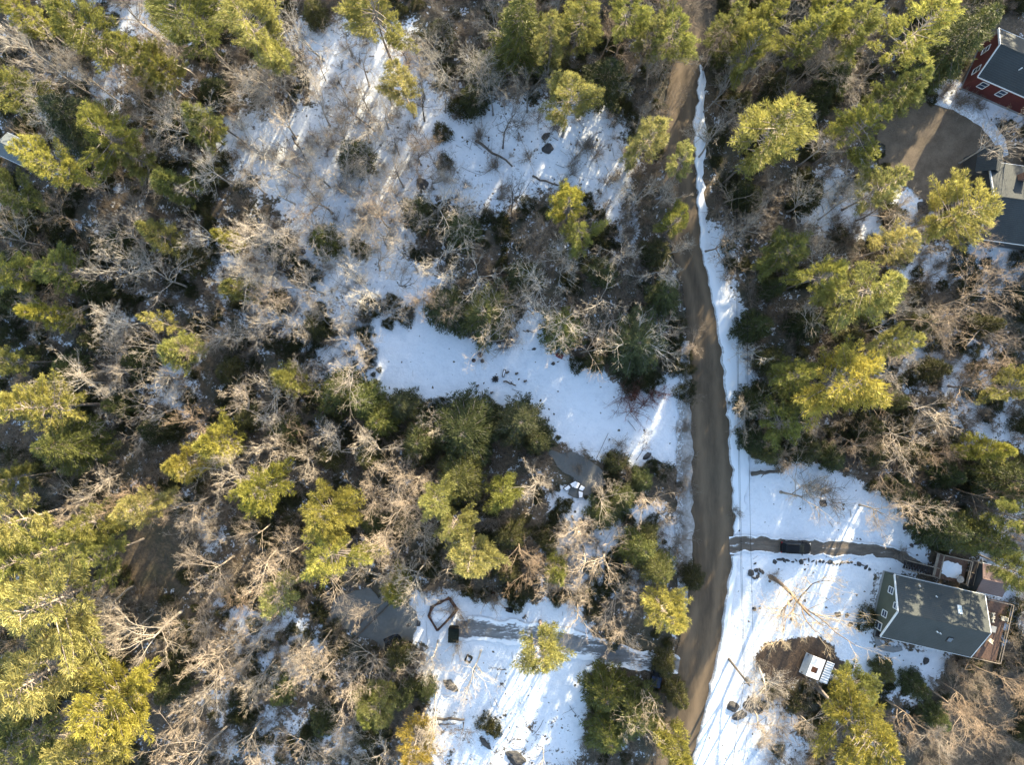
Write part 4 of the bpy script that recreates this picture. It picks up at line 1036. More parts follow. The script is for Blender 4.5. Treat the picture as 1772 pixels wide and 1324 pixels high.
special(885, 372, 880, 262, 14, 44, 'open', 'k', 'bare tree with a shaded dark trunk in the upper snow', k=0)  # shaded side of the trunk put into a dark bark tint
special(870, 255, 862, 165, 14, 42, 'tall', 'k', 'shaded dark bare tree at the top of the upper snow', k=1)  # dark tint stands for the shaded side of the bark
special(832, 1128, 806, 1232, 14, 46, 'open', 'w', 'white limbed tree in the lower snow clearing', k=2)
special(758, 1110, 738, 1185, 14, 40, 'tall', 'n', 'bare tree rooted beside the black lidded bin', k=2)
special(648, 226, 585, 162, 15, 40, 'tall', 'k', 'leaning dark trunked tree on the upper slope', k=3)
special(755, 1200, 735, 1300, 15, 40, 'tall', 'n', 'bare tree at the left edge of the lower clearing', k=0)
special(1068, 822, 1088, 735, 8, 24, 'young', 'k', 'thin dark sapling by the clearing pond end', k=0)
special(1102, 795, 1140, 752, 6, 22, 'young', 'k', 'small fan shaped sapling on the clearing snow', k=1)
special(1660, 282, 1780, 205, 16, 46, 'open', 'n', 'leaning tree at the gravel yard with two limbs', k=0)
special(1676, 284, 1800, 232, 15, 44, 'open', 'n', 'second leaning tree between gravel and dark roof', k=2)
special(1312, 1152, 1372, 1262, 15, 56, 'tall', 'n', 'pale bushy tree rooted at the mud patch edge', k=1)
special(802, 1252, 794, 1300, 12, 30, 'tall', 'k', 'slim tree among lower clearing leaf scraps', k=3)
special(940, 1298, 944, 1360, 13, 34, 'open', 'n', 'tree with brown foot on the bottom edge', k=1)
special(1365, 1030, 1385, 1052, 5, 14, 'young', 'k', 'tiny leafless sapling in the front yard snow', k=1)

# ------------------------------------------------------------------ stones, logs, low shrubs
def rock_mesh(seed):
    rng = np.random.default_rng(seed)
    import bmesh
    bm = bmesh.new(); bmesh.ops.create_icosphere(bm, subdivisions=3 if seed < 2 else 2, radius=0.5)
    ax = rng.uniform(0.7, 1.2, 3); off = rng.uniform(0, 50)
    for v in bm.verts:
        n = mnoise.noise((v.co.x * 1.8 + off, v.co.y * 1.8, v.co.z * 1.8)) * 0.55 + mnoise.noise((v.co.x * 4.5 + off, v.co.y * 4.5, v.co.z * 4.5)) * 0.22
        v.co = Vector((v.co.x * ax[0], v.co.y * ax[1], v.co.z * ax[2] * 0.7)) * (1 + n)
    me = bpy.data.meshes.new('stone'); bm.to_mesh(me); bm.free(); me.materials.append(M_ROCK); return me
ROCKS = [rock_mesh(i) for i in range(6)]
def stone(px, py, w, label, group, hgt=0.6, squash=None, rz=None):
    o = link('stone', RNG.choice(ROCKS), None, None, P(px, py) + np.array([0, 0, -0.12]))
    o.scale = (w * RNG.uniform(.9, 1.2), w * (squash or RNG.uniform(0.5, 1)), w * hgt); o.rotation_euler = (0, 0, RNG.uniform(0, 6.28) if rz is None else rz)
    return tag(o, label, 'stone', group)
row = [(1341, 973), (1351, 969), (1357, 970), (1364, 971), (1372, 973), (1378, 970), (1387, 973), (1394, 969), (1400, 970), (1407, 972), (1413, 974), (1419, 972), (1425, 973), (1431, 974), (1437, 974), (1443, 976), (1449, 977),
       (1455, 976), (1461, 975), (1468, 974), (1474, 974), (1480, 978), (1487, 977), (1494, 979), (1500, 982), (1505, 986)]
for x, y in row: stone(x, y, RNG.uniform(0.45, 0.95), 'dark field stone in the row edging the driveway', 'stones along the driveway', RNG.uniform(.4, .8), RNG.uniform(.35, .95), RNG.gauss(0, .5))
for i, (x, y, w, l) in enumerate([(1307, 976, .55, 'lone stone above the front yard stone cluster'), (1300, 992, .95, 'largest stone of the front yard cluster'), (1309, 988, .7, None), (1316, 988, .8, None), (1305, 1001, .7, None), (1311, 999, .8, None), (1320, 991, .55, None), (1313, 993, .6, None)]):
    stone(x, y, w, l or 'stone in the ring shaped cluster by the maple', 'stone cluster by the maple')
for x, y, w, s, rz, l in [(780, 1188, 2.2, .8, 2.3, 'grey wedge shaped boulder in the lower clearing'), (893, 1314, 3.8, .42, 2.75, 'long grey slab of rock on the bottom snow'), (840, 1288, 2.4, .45, 2.2, 'dark ridge of rock beside a green bush'),
                      (1448, 962, .0, 1, 0, None), (1268, 1224, 2.2, .55, .1, 'dark rock outcrop under the power line'), (1280, 1240, 1.9, .6, .5, 'lower dark rock under the power line'), (1300, 1222, 2.2, .8, 1.4, 'dark rock beside the pale bushy tree'), (1315, 1230, 1.8, .9, .4, 'dark rock under golden twigs'),
                      (1296, 1212, 1.0, .7, 1.4, 'small dark rock topping the outcrop'), (1570, 912, 1.6, .5, .5, 'flat dark rock at the upper yard edge'), (1582, 925, 1.4, .5, 1.2, 'second dark rock at the upper yard edge'), (1590, 940, 1.5, .5, .2, 'third dark rock above the wooden stairs'),
                      (1578, 945, 1.0, .7, 2, 'small rock above the wooden stairs'), (945, 234, 1.3, .8, .4, 'brown rock left of the feathery pine'), (948, 257, 1.6, .8, 1.4, 'brown boulder at the feathery pine foot'), (730, 318, 1.7, .9, .4, 'mossy boulder at the upper snow lower edge'),
                      (1598, 360, 1.9, .9, .5, 'dark boulder at the gravel yard snow'), (1600, 352, 1.2, .7, .3, 'grey stone at the foot of the gravel yard'), (1120, 790, 1.4, .5, .8, 'dark angular rock at the clearing bottom corner'), (1136, 800, 1.5, .6, 2.8, 'dark rock beside the roadside bank'),
                      (1100, 812, 1.2, .6, .5, 'rock on the bank of the small pond'), (707, 1083, 1.0, .9, 1, 'black boulder on the pond shore'), (723, 1080, 1.0, .7, 2, 'dark pointed stone by the pond shore'), (605, 1020, 1.2, .8, 1, 'boulder at the head of the pond'),
                      (1425, 872, 1.0, 1.0, 0, 'single round black stone in the upper yard'), (957, 629, .7, 1, 0, 'single stone by the red cart'), (948, 600, .55, .7, 0, 'small stone at the clearing top'), (924, 604, .7, .7, 0, 'flat stone at the clearing top'), (962, 594, .7, .7, 0, 'dark stone above the red cart'),
                      (1393, 1040, .6, 1, 0, 'small stone in the middle of the yard'), (1370, 1072, .6, 1, 0, 'stone above the mud patch'), (1315, 1053, .5, 1, 0, 'stone left of the tiny sapling'), (1306, 1055, .6, 1, 0, 'stone beside the tiny sapling foot'), (1450, 1064, 1.0, .8, 1, 'brown stone under the maple crown'), (1466, 1066, .9, .8, 1, 'round stone right of the maple crown'),
                      (1472, 1082, .8, .8, 1, 'stone below the maple crown'), (1485, 1086, .6, .8, 1, 'little stone nearest the house corner'), (862, 1100, .0, 1, 0, None), (1540, 1152, 1.6, .6, 1.8, 'green rock below the green roofed house'), (1602, 1145, 1.3, .8, 1, 'rock under the house lower eave')]:
    if l: stone(x, y, w, l, 'boulders and stones in the snow', 0.55, s, rz)

def log(x0, y0, x1, y1, r0, r1, label, seed=0):
    rng = random.Random(seed); a, b = P(x0, y0), P(x1, y1); n = 7
    pts = [a + (b - a) * i / (n - 1) + np.array([rng.gauss(0, .08), rng.gauss(0, .08), r0 + rng.uniform(-.03, .12)]) for i in range(n)]
    m = MB(); m.tube(pts, [r0 + (r1 - r0) * i / (n - 1) for i in range(n)], 8)
    for k in range(3):
        p = pts[2 + k]; m.tube([p, p + np.array([rng.uniform(-.7, .7), rng.uniform(-.7, .7), .35])], [r1 * .5, r1 * .2], 5)
    e = empty('fallen_log', a, 0, label, 'fallen log', 'fallen logs on the snow')
    o = m.build('trunk', M_LOG, e, True); o.location = -Vector(a)
    tag(o)
for i, L in enumerate([(822, 243, 886, 287, .22, .14, 'long fallen log across the upper snow'), (920, 306, 965, 321, .18, .12, 'crumbling log right of the upper snow trees'), (366, 200, 428, 252, .14, .09, 'dark fallen log in the left snow gap'), (506, 236, 541, 297, .14, .08, 'dark fallen stem down the left snow slope'),
                       (750, 1243, 804, 1244, .24, .18, 'mossy log lying level in the lower clearing'), (752, 1252, 790, 1254, .10, .06, 'thin pole under the mossy log'), (860, 1158, 876, 1158, .09, .07, 'short dark branch in the lower clearing'), (845, 1157, 862, 1157, .05, .04, 'thin stick left of a short branch'),
                       (866, 1184, 872, 1184, .13, .13, 'cut black log on the lower clearing snow'), (910, 1064, 906, 1070, .16, .14, 'short dark log above the icy drive'), (600, 1120, 690, 1030, .16, .08, 'dark trunk fallen across the pond ice'), (612, 1090, 660, 1045, .10, .06, 'thinner trunk lying on the pond ice'),
                       (1300, 820, 1345, 815, .35, .2, 'dark brown log at the top of the yard'), (905, 573, 925, 575, .08, .05, 'branch on the clearing upper arm'), (1240, 60, 1262, 120, .2, .1, 'log beside the top of the road'), (1340, 1165, 1375, 1215, .14, .1, 'grey pole lying below the mud patch')]):
    log(*L, seed=i)

def low_shrub(px, py, r, label, leafy=True, tint=(1, 1, 1), red=False):
    e = empty('shrub', P(px, py) + np.array([0, 0, -0.12]), RNG.uniform(0, 6.28), label, 'shrub', 'shrubs on the snow')
    if leafy:
        o = bpy.data.objects.new('leaves', LSH[RNG.randrange(3)]); s = r / 0.95; o.color = (*tint, 1)
    else:
        me = (RSH if red else TSH)[RNG.randrange(3)]
        o = bpy.data.objects.new('stems', me); s = r / 0.95
    COL.objects.link(o); o.parent = e; e.scale = (s, s, s)
RSH = [m.copy() for m in TSH]
for m in RSH: m.materials.clear(); m.materials.append(M_BRUSHR)
for i, (x, y, r) in enumerate([(632, 588, .6), (638, 597, .55), (645, 612, .7), (628, 612, .5), (637, 622, .8), (642, 630, .6), (630, 640, .5), (646, 648, .5), (620, 600, .5), (615, 628, .45), (622, 655, .5), (656, 640, .35), (650, 660, .4), (648, 580, .4), (625, 575, .5)]):
    low_shrub(x, y, r, 'low dark shrub dotting the left end of the clearing', tint=(.7, .7, .7))
for x, y, r, l in [(680, 523, 1.6, 'round dark shrub on snow above the clearing'), (642, 535, 1.5, 'dark shrub left of the round snow shrub'), (672, 560, 1.2, 'small shrub at the clearing upper tip'), (700, 548, 1.2, 'grey green shrub at the clearing neck'), (855, 1262, 1.6, 'green bush beside the dark rock ridge'), (840, 1250, 1.1, 'smaller green bush on the bottom snow'),
                   (1056, 793, 1.0, 'green bush at the sapling foot'), (1500, 1070, 1.5, 'brown bush at the green house corner'), (1730, 1060, 1.5, 'green bush right of the wooden deck'), (800, 185, 2.2, 'olive bush at the top of the upper snow'), (765, 232, 1.6, 'dark bush left of the upper snow log'), (770, 282, 1.3, 'small round bush in the upper snow')]:
    low_shrub(x, y, r, l, tint=(1.1, 1.0, .8))
for x, y, l in [(1075, 690, 'red stemmed shrub at the clearing right end'), (1095, 680, 'red shrub under the spreading white limbs'), (1112, 700, 'broad red shrub over the clearing snow'), (1092, 712, 'lower red shrub over the clearing snow'), (1130, 690, 'red shrub nearest the roadside bank'), (1145, 680, 'faint red shrub by the roadside bank')]:
    low_shrub(x, y, 1.7, l, False, red=True)
for x, y, r, l in [(1420, 850, 2.6, 'brown thicket in the upper yard snow'), (1395, 842, 2.0, 'brown thicket left in the upper yard'), (1440, 868, 1.9, 'thin brown thicket across yard snow'), (805, 1075, 2.0, 'brown brush at the head of the icy drive'), (790, 1118, 1.3, 'round brown shrub by the black bin'), (1338, 998, 1.6, 'brown brush round the maple foot'), (1312, 1148, 1.8, 'brown brush at the mud patch corner'),
                   (1000, 810, 1.3, 'bare shrub on the small pond bank'), (1070, 770, 1.2, 'bare shrub on the clearing bottom edge'), (945, 790, 1.5, 'bare shrub on the small pond left bank'), (780, 1050, 1.5, 'dead brush heaped in the rusty bed'), (1560, 955, 1.4, 'brush at the end of the driveway'), (1262, 400, 1.8, 'bare shrub by the roadside snow'), (1255, 480, 1.5, 'bare shrub right of the road bend'), (1297, 590, 1.2, 'orange brush at the roadside snow')]:
    low_shrub(x, y, r, l, False, red=l.startswith('orange'))

# sticks and scraps on the snow: uncountable
def stick_field():
    rng = np.random.default_rng(77); parts = []
    n = 0; P0, D0, L0, R0 = [], [], [], []
    while n < 2600:
        x, y = rng.uniform(-20, 1792), rng.uniform(-20, 1344)
        if any(inside(x, y, p) for p in (ROADPOLY, DRIVEPOLY, POND, GRAVEL, *HOUSES)): continue
        if (inside(x, y, CLEARING) or inside(x, y, YARD)) and rng.random() > 0.07: continue
        if inside(x, y, LOWER) and rng.random() > (0.75 if y > 1230 or x < 770 else 0.3): continue
        q = P(x, y); q[2] = -0.08; P0.append(q); a = rng.uniform(0, 6.28); D0.append((math.cos(a), math.sin(a), 0.02)); L0.append(rng.gamma(2, .45) + .2); R0.append(rng.uniform(.015, .045)); n += 1
    pts = grow(rng, np.array(P0), np.array(D0), np.array(L0), 4, 0.12, 0.0); pts[..., 2] = np.clip(pts[..., 2], -0.1, 0.1)
    V, Q = tubes(pts, np.repeat(np.array(R0)[:, None], 4, 1), 3)
    tag(link('fallen_sticks', mesh_np('fallen_sticks', V, Q), M_LOG), 'dark sticks and twigs scattered on the snow', 'sticks', kind='stuff')
stick_field()

# ------------------------------------------------------------------ buildings
M_TRIM = flat('white trim', (0.74, 0.74, 0.72), 0.5, 0, 0.05)
M_GLASS = flat('window glass', (0.04, 0.055, 0.085), 0.08, 0, 0.2)
M_WOODT = flat('tan rail wood', (0.30, 0.235, 0.17), 0.75, 0, 0.25)
M_DECK = flat('brown deck boards', (0.12, 0.068, 0.045), 0.8, 0, 0.35, 4)
M_DARKW = flat('dark stained wood', (0.035, 0.028, 0.025), 0.8)
M_FOUND = flat('grey concrete', (0.27, 0.265, 0.255), 0.9, 0, .15)
M_PIPE = flat('white pipe', (0.7, 0.7, 0.68), 0.4)
def mat_courses(name, lo, hi, freq, axis=1, rough=0.85):
    """roof shingles or clapboard: tone by course and blotches, relief by course"""
    m, nt, b = new_mat(name)
    tc = N(nt, 'ShaderNodeTexCoord'); sx = N(nt, 'ShaderNodeSeparateXYZ'); nt.links.new(tc.outputs['Object'], sx.inputs[0])
    saw = math_n(nt, 'FRACT', math_n(nt, 'MULTIPLY', sx.outputs[axis], freq))
    n = noise_node(nt, 6.0, 4, 0.7); n2 = noise_node(nt, 0.5, 4, 0.6)
    f = math_n(nt, 'ADD', math_n(nt, 'ADD', math_n(nt, 'MULTIPLY', n, 0.45), math_n(nt, 'MULTIPLY', n2, 0.35)), math_n(nt, 'MULTIPLY', saw, 0.2))
    nt.links.new(ramp(nt, f, [(0.32, lo), (0.68, hi)]), b.inputs['Base Color'])
    b.inputs['Roughness'].default_value = rough
    bump(nt, b, math_n(nt, 'ADD', saw, n), 0.5, 0.03)
    return m
M_ROOFG = mat_courses('grey green shingles', (0.036, 0.041, 0.039), (0.064, 0.070, 0.067), 4.0)
M_ROOFD = mat_courses('charcoal shingles', (0.022, 0.027, 0.028), (0.05, 0.055, 0.055), 4.0)
M_ROOFB = mat_courses('brown shingles', (0.12, 0.075, 0.065), (0.19, 0.13, 0.115), 4.0)
M_OLIVE = mat_courses('olive clapboard', (0.062, 0.068, 0.045), (0.10, 0.108, 0.075), 5.0, 2)
M_RED = mat_courses('barn red clapboard', (0.075, 0.014, 0.011), (0.13, 0.025, 0.018), 5.0, 2)
M_DGREY = mat_courses('dark clapboard', (0.045, 0.048, 0.05), (0.08, 0.083, 0.085), 5.0, 2)

def gable(name, label, c, ang, L, W, he, hr, wall_m, roof_m, over=0.4, rake=True, cat='house', sides=(-1, 1)):
    """a gabled house along local x: walls, two roof slopes, ridge cap, rake boards"""
    e = empty(name, (c[0], c[1], 0), ang, label, cat)
    l, w = L / 2 - over, W / 2 - over
    sl = (hr - he) / (W / 2); hw = he + sl * over - 0.12
    m = MB(); prof = [(-w, -0.5), (w, -0.5), (w, hw), (0, hr - 0.14), (-w, hw)]
    vs = [(-l, y, z) for y, z in prof] + [(l, y, z) for y, z in prof]
    m.add(vs, [(0, 4, 3, 2, 1), (5, 6, 7, 8, 9)] + [(i, (i + 1) % 5, 5 + (i + 1) % 5, 5 + i) for i in range(5)])
    m.build('wall', wall_m, e)
    f = MB(); f.box((0, 0, -0.1), (2 * l + 0.1, 2 * w + 0.1, 0.7)); f.build('foundation', M_FOUND, e)
    for s in (-1, 1):
        r = MB(); n = Vector((0, s * sl, 1))
        q = [(-L / 2, 0, hr), (L / 2, 0, hr), (L / 2, s * W / 2, he), (-L / 2, s * W / 2, he)]
        if s < 0: q = q[::-1]
        r.slab(q, n, 0.12)
        ro = r.build('roof_slope', roof_m, e)
        fa = MB(); fa.box((0, s * (W / 2 + 0.03), he - 0.1), (L, 0.05, 0.22)); fa.build('fascia', M_TRIM, ro)
    rc = MB(); rc.tube([(-L / 2, 0, hr), (L / 2, 0, hr)], 0.09, 6); rc.build('ridge_cap', roof_m, e)
    if rake:
        for sx in sides:
            for s in (-1, 1):
                k = MB(); x = sx * (L / 2 + 0.03)
                k.slab([(x - .05, 0, hr + .03), (x + .05, 0, hr + .03), (x + .05, s * (W / 2 + .05), he + .03), (x - .05, s * (W / 2 + .05), he + .03)], (0, s * sl, 1), 0.3)
                k.build('rake_board', M_TRIM, e)
    return e
def window(e, x, y, z, w, h, nx, ny=0, sash=True):
    """a window in a wall of the house e whose outward normal is (nx, ny)"""
    fr = MB(); t = 0.1
    along = (0, 1) if nx else (1, 0)
    def bar(u, v, du, dv, d=0.08):
        s = (d if nx else du, du if nx else d, dv)
        fr.box((x + along[0] * u + nx * d / 2, y + along[1] * u + ny * d / 2, z + v), s)
    bar(-w / 2 - t / 2, 0, t, h + 2 * t); bar(w / 2 + t / 2, 0, t, h + 2 * t); bar(0, h / 2 + t / 2, w, t); bar(0, -h / 2 - t / 2, w, t, 0.12)
    if sash: bar(0, 0, w, 0.06, 0.07)
    o = fr.build('window', M_TRIM, e)
    g = MB(); g.box((x + nx * 0.02, y + ny * 0.02, z), (0.03 if nx else w, w if nx else 0.03, h)); g.build('pane', M_GLASS, o)

H1 = gable('house', 'green sided house with a grey green roof and white gable trim', (62.5, -34.7), math.radians(-12.9), 13.7, 9.5, 3.6, 6.4, M_OLIVE, M_ROOFG, 0.42)
xw = -13.7 / 2 + 0.42
window(H1, xw, 2.2, 2.9, 0.85, 1.1, -1); window(H1, xw, 0.45, 4.9, 0.75, 1.0, -1); window(H1, xw, -1.5, 2.6, 0.85, 1.1, -1); window(H1, xw, -3.6, 1.8, 1.0, 1.5, -1)
sl = 2.8 / 4.75
def on_roof(e, x, y, sgn, name, parts):
    z = 6.4 - abs(y) * sl
    for bm_, mt, nm in parts(x, y, z): bm_.build(nm, mt, e)
def skylight(e, x, y, w, h, glass):
    z = 6.4 - abs(y) * sl; s = math.copysign(1, y); a = -s * math.atan(sl)
    fr = MB(); fr.box((x, y, z + .06), (w, h, .14), rx=a); o = fr.build('skylight', M_TRIM if glass else M_DARKW, e)
    g = MB(); g.box((x, y, z + .13), (w - .16, h - .16, .05), rx=a); g.build('pane', M_SKYL if glass else M_GLASS, o)
M_SKYL = flat('pale skylight glass', (0.55, 0.62, 0.62), 0.15, 0, .08)
skylight(H1, 2.55, 2.1, 0.62, 1.25, True); skylight(H1, 2.3, -2.6, 0.8, 0.9, False)
for x, y in ((-0.9, 3.1), (-0.2, -1.75), (0.35, -1.9), (-3.3, 4.0)):
    p = MB(); z = 6.4 - abs(y) * sl; p.tube([(x, y, z - .1), (x, y, z + .45)], .07, 8); p.tube([(x, y, z + .42), (x - .25, y + .2, z + .5)], .055, 6); p.build('vent_pipe', M_PIPE, H1, True)
# entrance stair pit and rail at the lower left corner
st = MB()
po = empty('porch_steps', (0, 0, 0), 0); po.parent = H1
for k in range(6):
    b = MB(); b.box((-5.4 + k * 0.38, -5.05, 0.12 + k * 0.12), (0.34, 1.3, 0.1)); b.build('tread', M_DARKW, po)
for y in (-5.75, -4.4):
    b = MB(); b.box((-4.4, y, 1.15), (2.7, .07, .07)); b.box((-4.4, y, .75), (2.7, .05, .05))
    for k in range(8): b.box((-5.7 + k * .37, y, .62), (.05, .05, 1.1))
    b.build('railing', M_WOODT, po)
# deck at the right end
dk = empty('deck', (0, 0, 0), 0); dk.parent = H1
for k in range(42):
    b = MB(); b.box((6.62 + .07 + k * .145, -0.6, 0.95 + (k % 3) * .003), (.135, 9.2, .04)); b.build('board', M_DECK, dk)
for x, y in ((6.8, -5.1), (12.7, -5.1), (12.7, -2), (12.7, 1.0), (12.7, 3.9), (6.8, 3.9)):
    b = MB(); b.box((x, y, .8), (.12, .12, 2.2)); b.build('post', M_WOODT, dk)
b = MB(); b.box((12.76, -.6, 1.9), (.1, 9.1, .06)); b.box((12.76, -.6, 1.45), (.06, 9.1, .05)); b.box((9.7, -5.15, 1.9), (5.8, .1, .06)); b.box((9.7, 3.95, 1.9), (5.8, .1, .06)); b.build('railing', M_WOODT, dk)
# upper deck with stairs on the far side
dk = empty('deck', (0, 0, 0), 0); dk.parent = H1
for k in range(20):
    b = MB(); b.box((2.9, 5.35 + k * .185, 1.05), (4.4, .17, .04)); b.build('board', M_DECK, dk)
def snow_patch(name, parent, cx, cy, cz, rx, ry, th, seed, m=None):
    rng = random.Random(seed); vs = [(cx, cy, cz + th)]; n = 28
    for ring, f in ((.6, 1.0), (1.0, 0.0)):
        for i in range(n):
            a = i * 2 * math.pi / n; c, s = math.cos(a), math.sin(a); sq = 1 / max(abs(c), abs(s)) ** .6
            k = ring * sq * (1 + (rng.uniform(-.14, .1) if ring == 1 else rng.uniform(-.08, .08)))
            vs.append((cx + rx * c * k, cy + ry * s * k, cz + th * f * rng.uniform(.7, 1.1)))
    fs = [(0, 1 + i, 1 + (i + 1) % n) for i in range(n)] + [(1 + i, 1 + n + i, 1 + n + (i + 1) % n, 1 + (i + 1) % n) for i in range(n)]
    b = MB(); b.add(vs, fs); return b.build(name, m or M_SNOWCAP, parent, True)
snow_patch('snow_cover', dk, 2.9, 7.0, 1.07, 1.5, 1.2, .14, 3)
for x, y in ((.72, 5.35), (.72, 9.0), (5.08, 9.0), (5.08, 5.35), (2.9, 9.0)):
    b = MB(); b.box((x, y, .9), (.14, .14, 2.4)); b.build('post', M_WOODT, dk)
b = MB(); b.box((2.9, 9.02, 2.1), (4.5, .14, .08)); b.box((.70, 7.15, 2.1), (.14, 3.7, .08)); b.box((5.1, 7.15, 2.1), (.14, 3.7, .08)); b.box((2.9, 9.02, 1.6), (4.5, .06, .06)); b.box((.45, 7.15, 1.1), (.4, 3.7, .08)); b.build('railing', M_WOODT, dk)
tt = empty('garden_table', (0, 0, 0), 0)
wm = H1.matrix_basis.copy()
from mathutils import Matrix
HM = Matrix.Translation(H1.location) @ Matrix.Rotation(math.radians(-12.9), 4, 'Z')
def at_h1(o): o.matrix_world = HM
tt.location = HM.translation; tt.rotation_euler = (0, 0, math.radians(-12.9)); tag(tt, 'small round grey table on the snowy upper deck', 'table')
t1 = MB(); t1.tube([(4.1, 5.95, 1.72), (4.1, 5.95, 1.8)], .55, 16); t1.build('tabletop', M_FOUND, tt); t1 = MB(); t1.tube([(4.1, 5.95, 1.07), (4.1, 5.95, 1.74)], .06, 8); t1.build('leg', M_FOUND, tt)
st = empty('stairs', (0, 0, 0), 0); st.parent = H1
for k in range(11):
    b = MB(); b.box((-3.6 + k * .38, 6.15, .08 + k * .09), (.3, 1.3, .06)); b.build('tread', M_DARKW, st)
for y in (5.45, 6.85):
    b = MB(); b.slab([(-3.9, y - .06, 1.0), (.6, y - .06, 1.95), (.6, y + .06, 1.95), (-3.9, y + .06, 1.0)], (0, 0, 1), .1)
    for k in range(7): b.box((-3.8 + k * .72, y, .62 + k * .13), (.08, .08, 1.1 + k * .02))
    b.build('railing', M_WOODT, st)
pg = empty('dark_lattice', (0, 0, 0), 0); pg.parent = H1
b = MB(); b.box((5.75, 7.3, 1.5), (1.15, 3.6, .08)); b.build('panel', M_DARKW, pg)
b = MB(); b.box((5.75, 7.3, 1.58), (1.2, .07, .07)); b.box((5.2, 7.3, 1.58), (.07, 3.7, .07)); b.box((6.32, 7.3, 1.58), (.07, 3.7, .07)); b.build('frame', M_WOODT, pg)
SH = gable('garden_shed', 'small shed with a brown roof beside the upper deck', tuple((HM @ Vector((8.3, 7.0, 0)))[:2]), math.radians(-12.9), 4.0, 4.4, 2.5, 3.2, M_DGREY, M_ROOFB, 0.2, False, 'shed')
# chairs and a table on the right deck
def deck_chair(x, y, rz, label):
    e = empty('deck_chair', HM @ Vector((x, y, .98)), math.radians(-12.9) + rz, label, 'chair', 'chairs on the brown deck')
    s = MB(); s.box((0, 0, .4), (.55, .55, .06)); s.build('seat', M_CHAIR, e)
    s = MB(); s.box((-.27, 0, .72), (.06, .55, .62), ry=-.2); s.build('backrest', M_CHAIR, e)
    for yy in (-.27, .27):
        s = MB(); s.box((0, yy, .62), (.55, .09, .05)); s.build('armrest', M_CHAIR, e)
        for xx in (-.24, .24):
            s = MB(); s.box((xx, yy, .3), (.06, .06, .6)); s.build('leg', M_CHAIR, e)
M_CHAIR = flat('cream chair', (0.62, 0.55, 0.42), 0.6, 0, .06)
deck_chair(10.3, 1.75, 0.2, 'upper cream chair of the close pair on the deck'); deck_chair(10.4, 1.0, 0.1, 'lower cream chair of the close pair on the deck'); deck_chair(12.0, 1.6, 3.2, 'cream chair by the outer rail of the deck'); deck_chair(10.8, -2.1, 1.2, 'cream chair at the lower end of the deck')
tt = empty('deck_table', HM @ Vector((10.5, -.3, .98)), math.radians(-12.9), 'pale square table on the brown deck', 'table')
s = MB(); s.box((0, 0, .72), (1.2, .9, .05)); s.build('tabletop', M_FOUND, tt)
for x in (-.5, .5):
    for y in (-.35, .35):
        s = MB(); s.box((x, y, .35), (.07, .07, .7)); s.build('leg', M_FOUND, tt)
rib = [(P(x, y)[:2], P(x2, y2)[:2]) for x, y, x2, y2 in [(1512, 1092, 1520, 1086), (1513, 1110, 1521, 1104), (1524, 1124, 1529, 1116), (1545, 1130, 1547, 1121), (1562, 1126, 1560, 1118)]]
ribbon('stone_path', rib, M_FOUND, lambda t, q: .04, 0.02, 12, .08)

RH = gable('house', 'red clapboard house with a dark roof and white eaves', (76.2, 46.0), math.radians(-23.6), 13.2, 7.8, 4.5, 7.0, M_RED, M_ROOFD, 0.35, True, 'house', (-1,))
xw = -6.6 + .35
window(RH, xw, 1.6, 2.6, .8, 1.5, -1); window(RH, xw, -1.6, 2.4, .8, 1.5, -1)
for x in (-4.6, -1.6): window(RH, x, -3.55, 2.7, .9, 1.4, 0, -1)
p = MB(); p.tube([(-2.2, -1.6, 5.6), (-2.2, -1.6, 6.6)], .08, 8); p.build('vent_pipe', M_PIPE, RH, True)
DH = gable('house', 'dark roofed house behind a pine with a small front gable', (77.5, 26.0), math.radians(-8), 15.5, 11.6, 3.9, 6.2, M_DGREY, M_ROOFD, 0.35, True, 'house', (-1,))
for s in (-1, 1):
    r = MB(); n = Vector((s, 0, 1.2)); cx = -7.5
    pts_ = [(cx, -1.5 + 5.6, 5.4), (cx, 7.6, 5.4), (cx + s * 1.9, 7.6, 3.6), (cx + s * 1.9, 4.1, 3.6)]
    r.slab(pts_ if s < 0 else pts_[::-1], n, .12); ro = r.build('porch_roof', M_ROOFD, DH)
    k = MB(); k.slab([(cx, 7.62, 5.45), (cx, 7.74, 5.45), (cx + s * 1.95, 7.74, 3.6), (cx + s * 1.95, 7.62, 3.6)], (s, 0, 1.2), .22); k.build('rake_board', M_WOODT, ro)
b = MB(); b.box((-7.5, 5.7, 1.7), (3.3, 3.4, 3.7)); b.build('porch_wall', M_DGREY, DH)
b = MB(); b.box((-3.4, 3.6, 5.4), (.9, .9, 1.8)); b.box((-3.4, 3.6, 6.35), (1.05, 1.05, .12)); b.build('chimney', flat('brick', (.24, .13, .09), .9, 0, .3, 6), DH)
GH = empty('cabin', (82.0, 34.8, 0), math.radians(-25), 'small dark cabin with white framed windows near the gravel', 'cabin')
b = MB(); b.box((0, 0, 1.6), (6.5, 4.0, 3.6)); b.build('wall', M_DGREY, GH)
for s in (-1, 1):
    r = MB(); qd = [(-3.5, 0, 4.6), (3.5, 0, 4.6), (3.5, s * 2.4, 3.3), (-3.5, s * 2.4, 3.3)]; r.slab(qd if s > 0 else qd[::-1], (0, s * .54, 1), .1); r.build('roof_slope', M_ROOFD, GH)
window(GH, -3.25, -.9, 1.8, 1.1, 1.6, -1); window(GH, -3.25, .9, 1.8, 1.1, 1.6, -1); window(GH, -1.6, -2.0, 1.8, 1.3, 1.6, 0, -1); window(GH, .6, -2.0, 1.8, 1.3, 1.6, 0, -1)
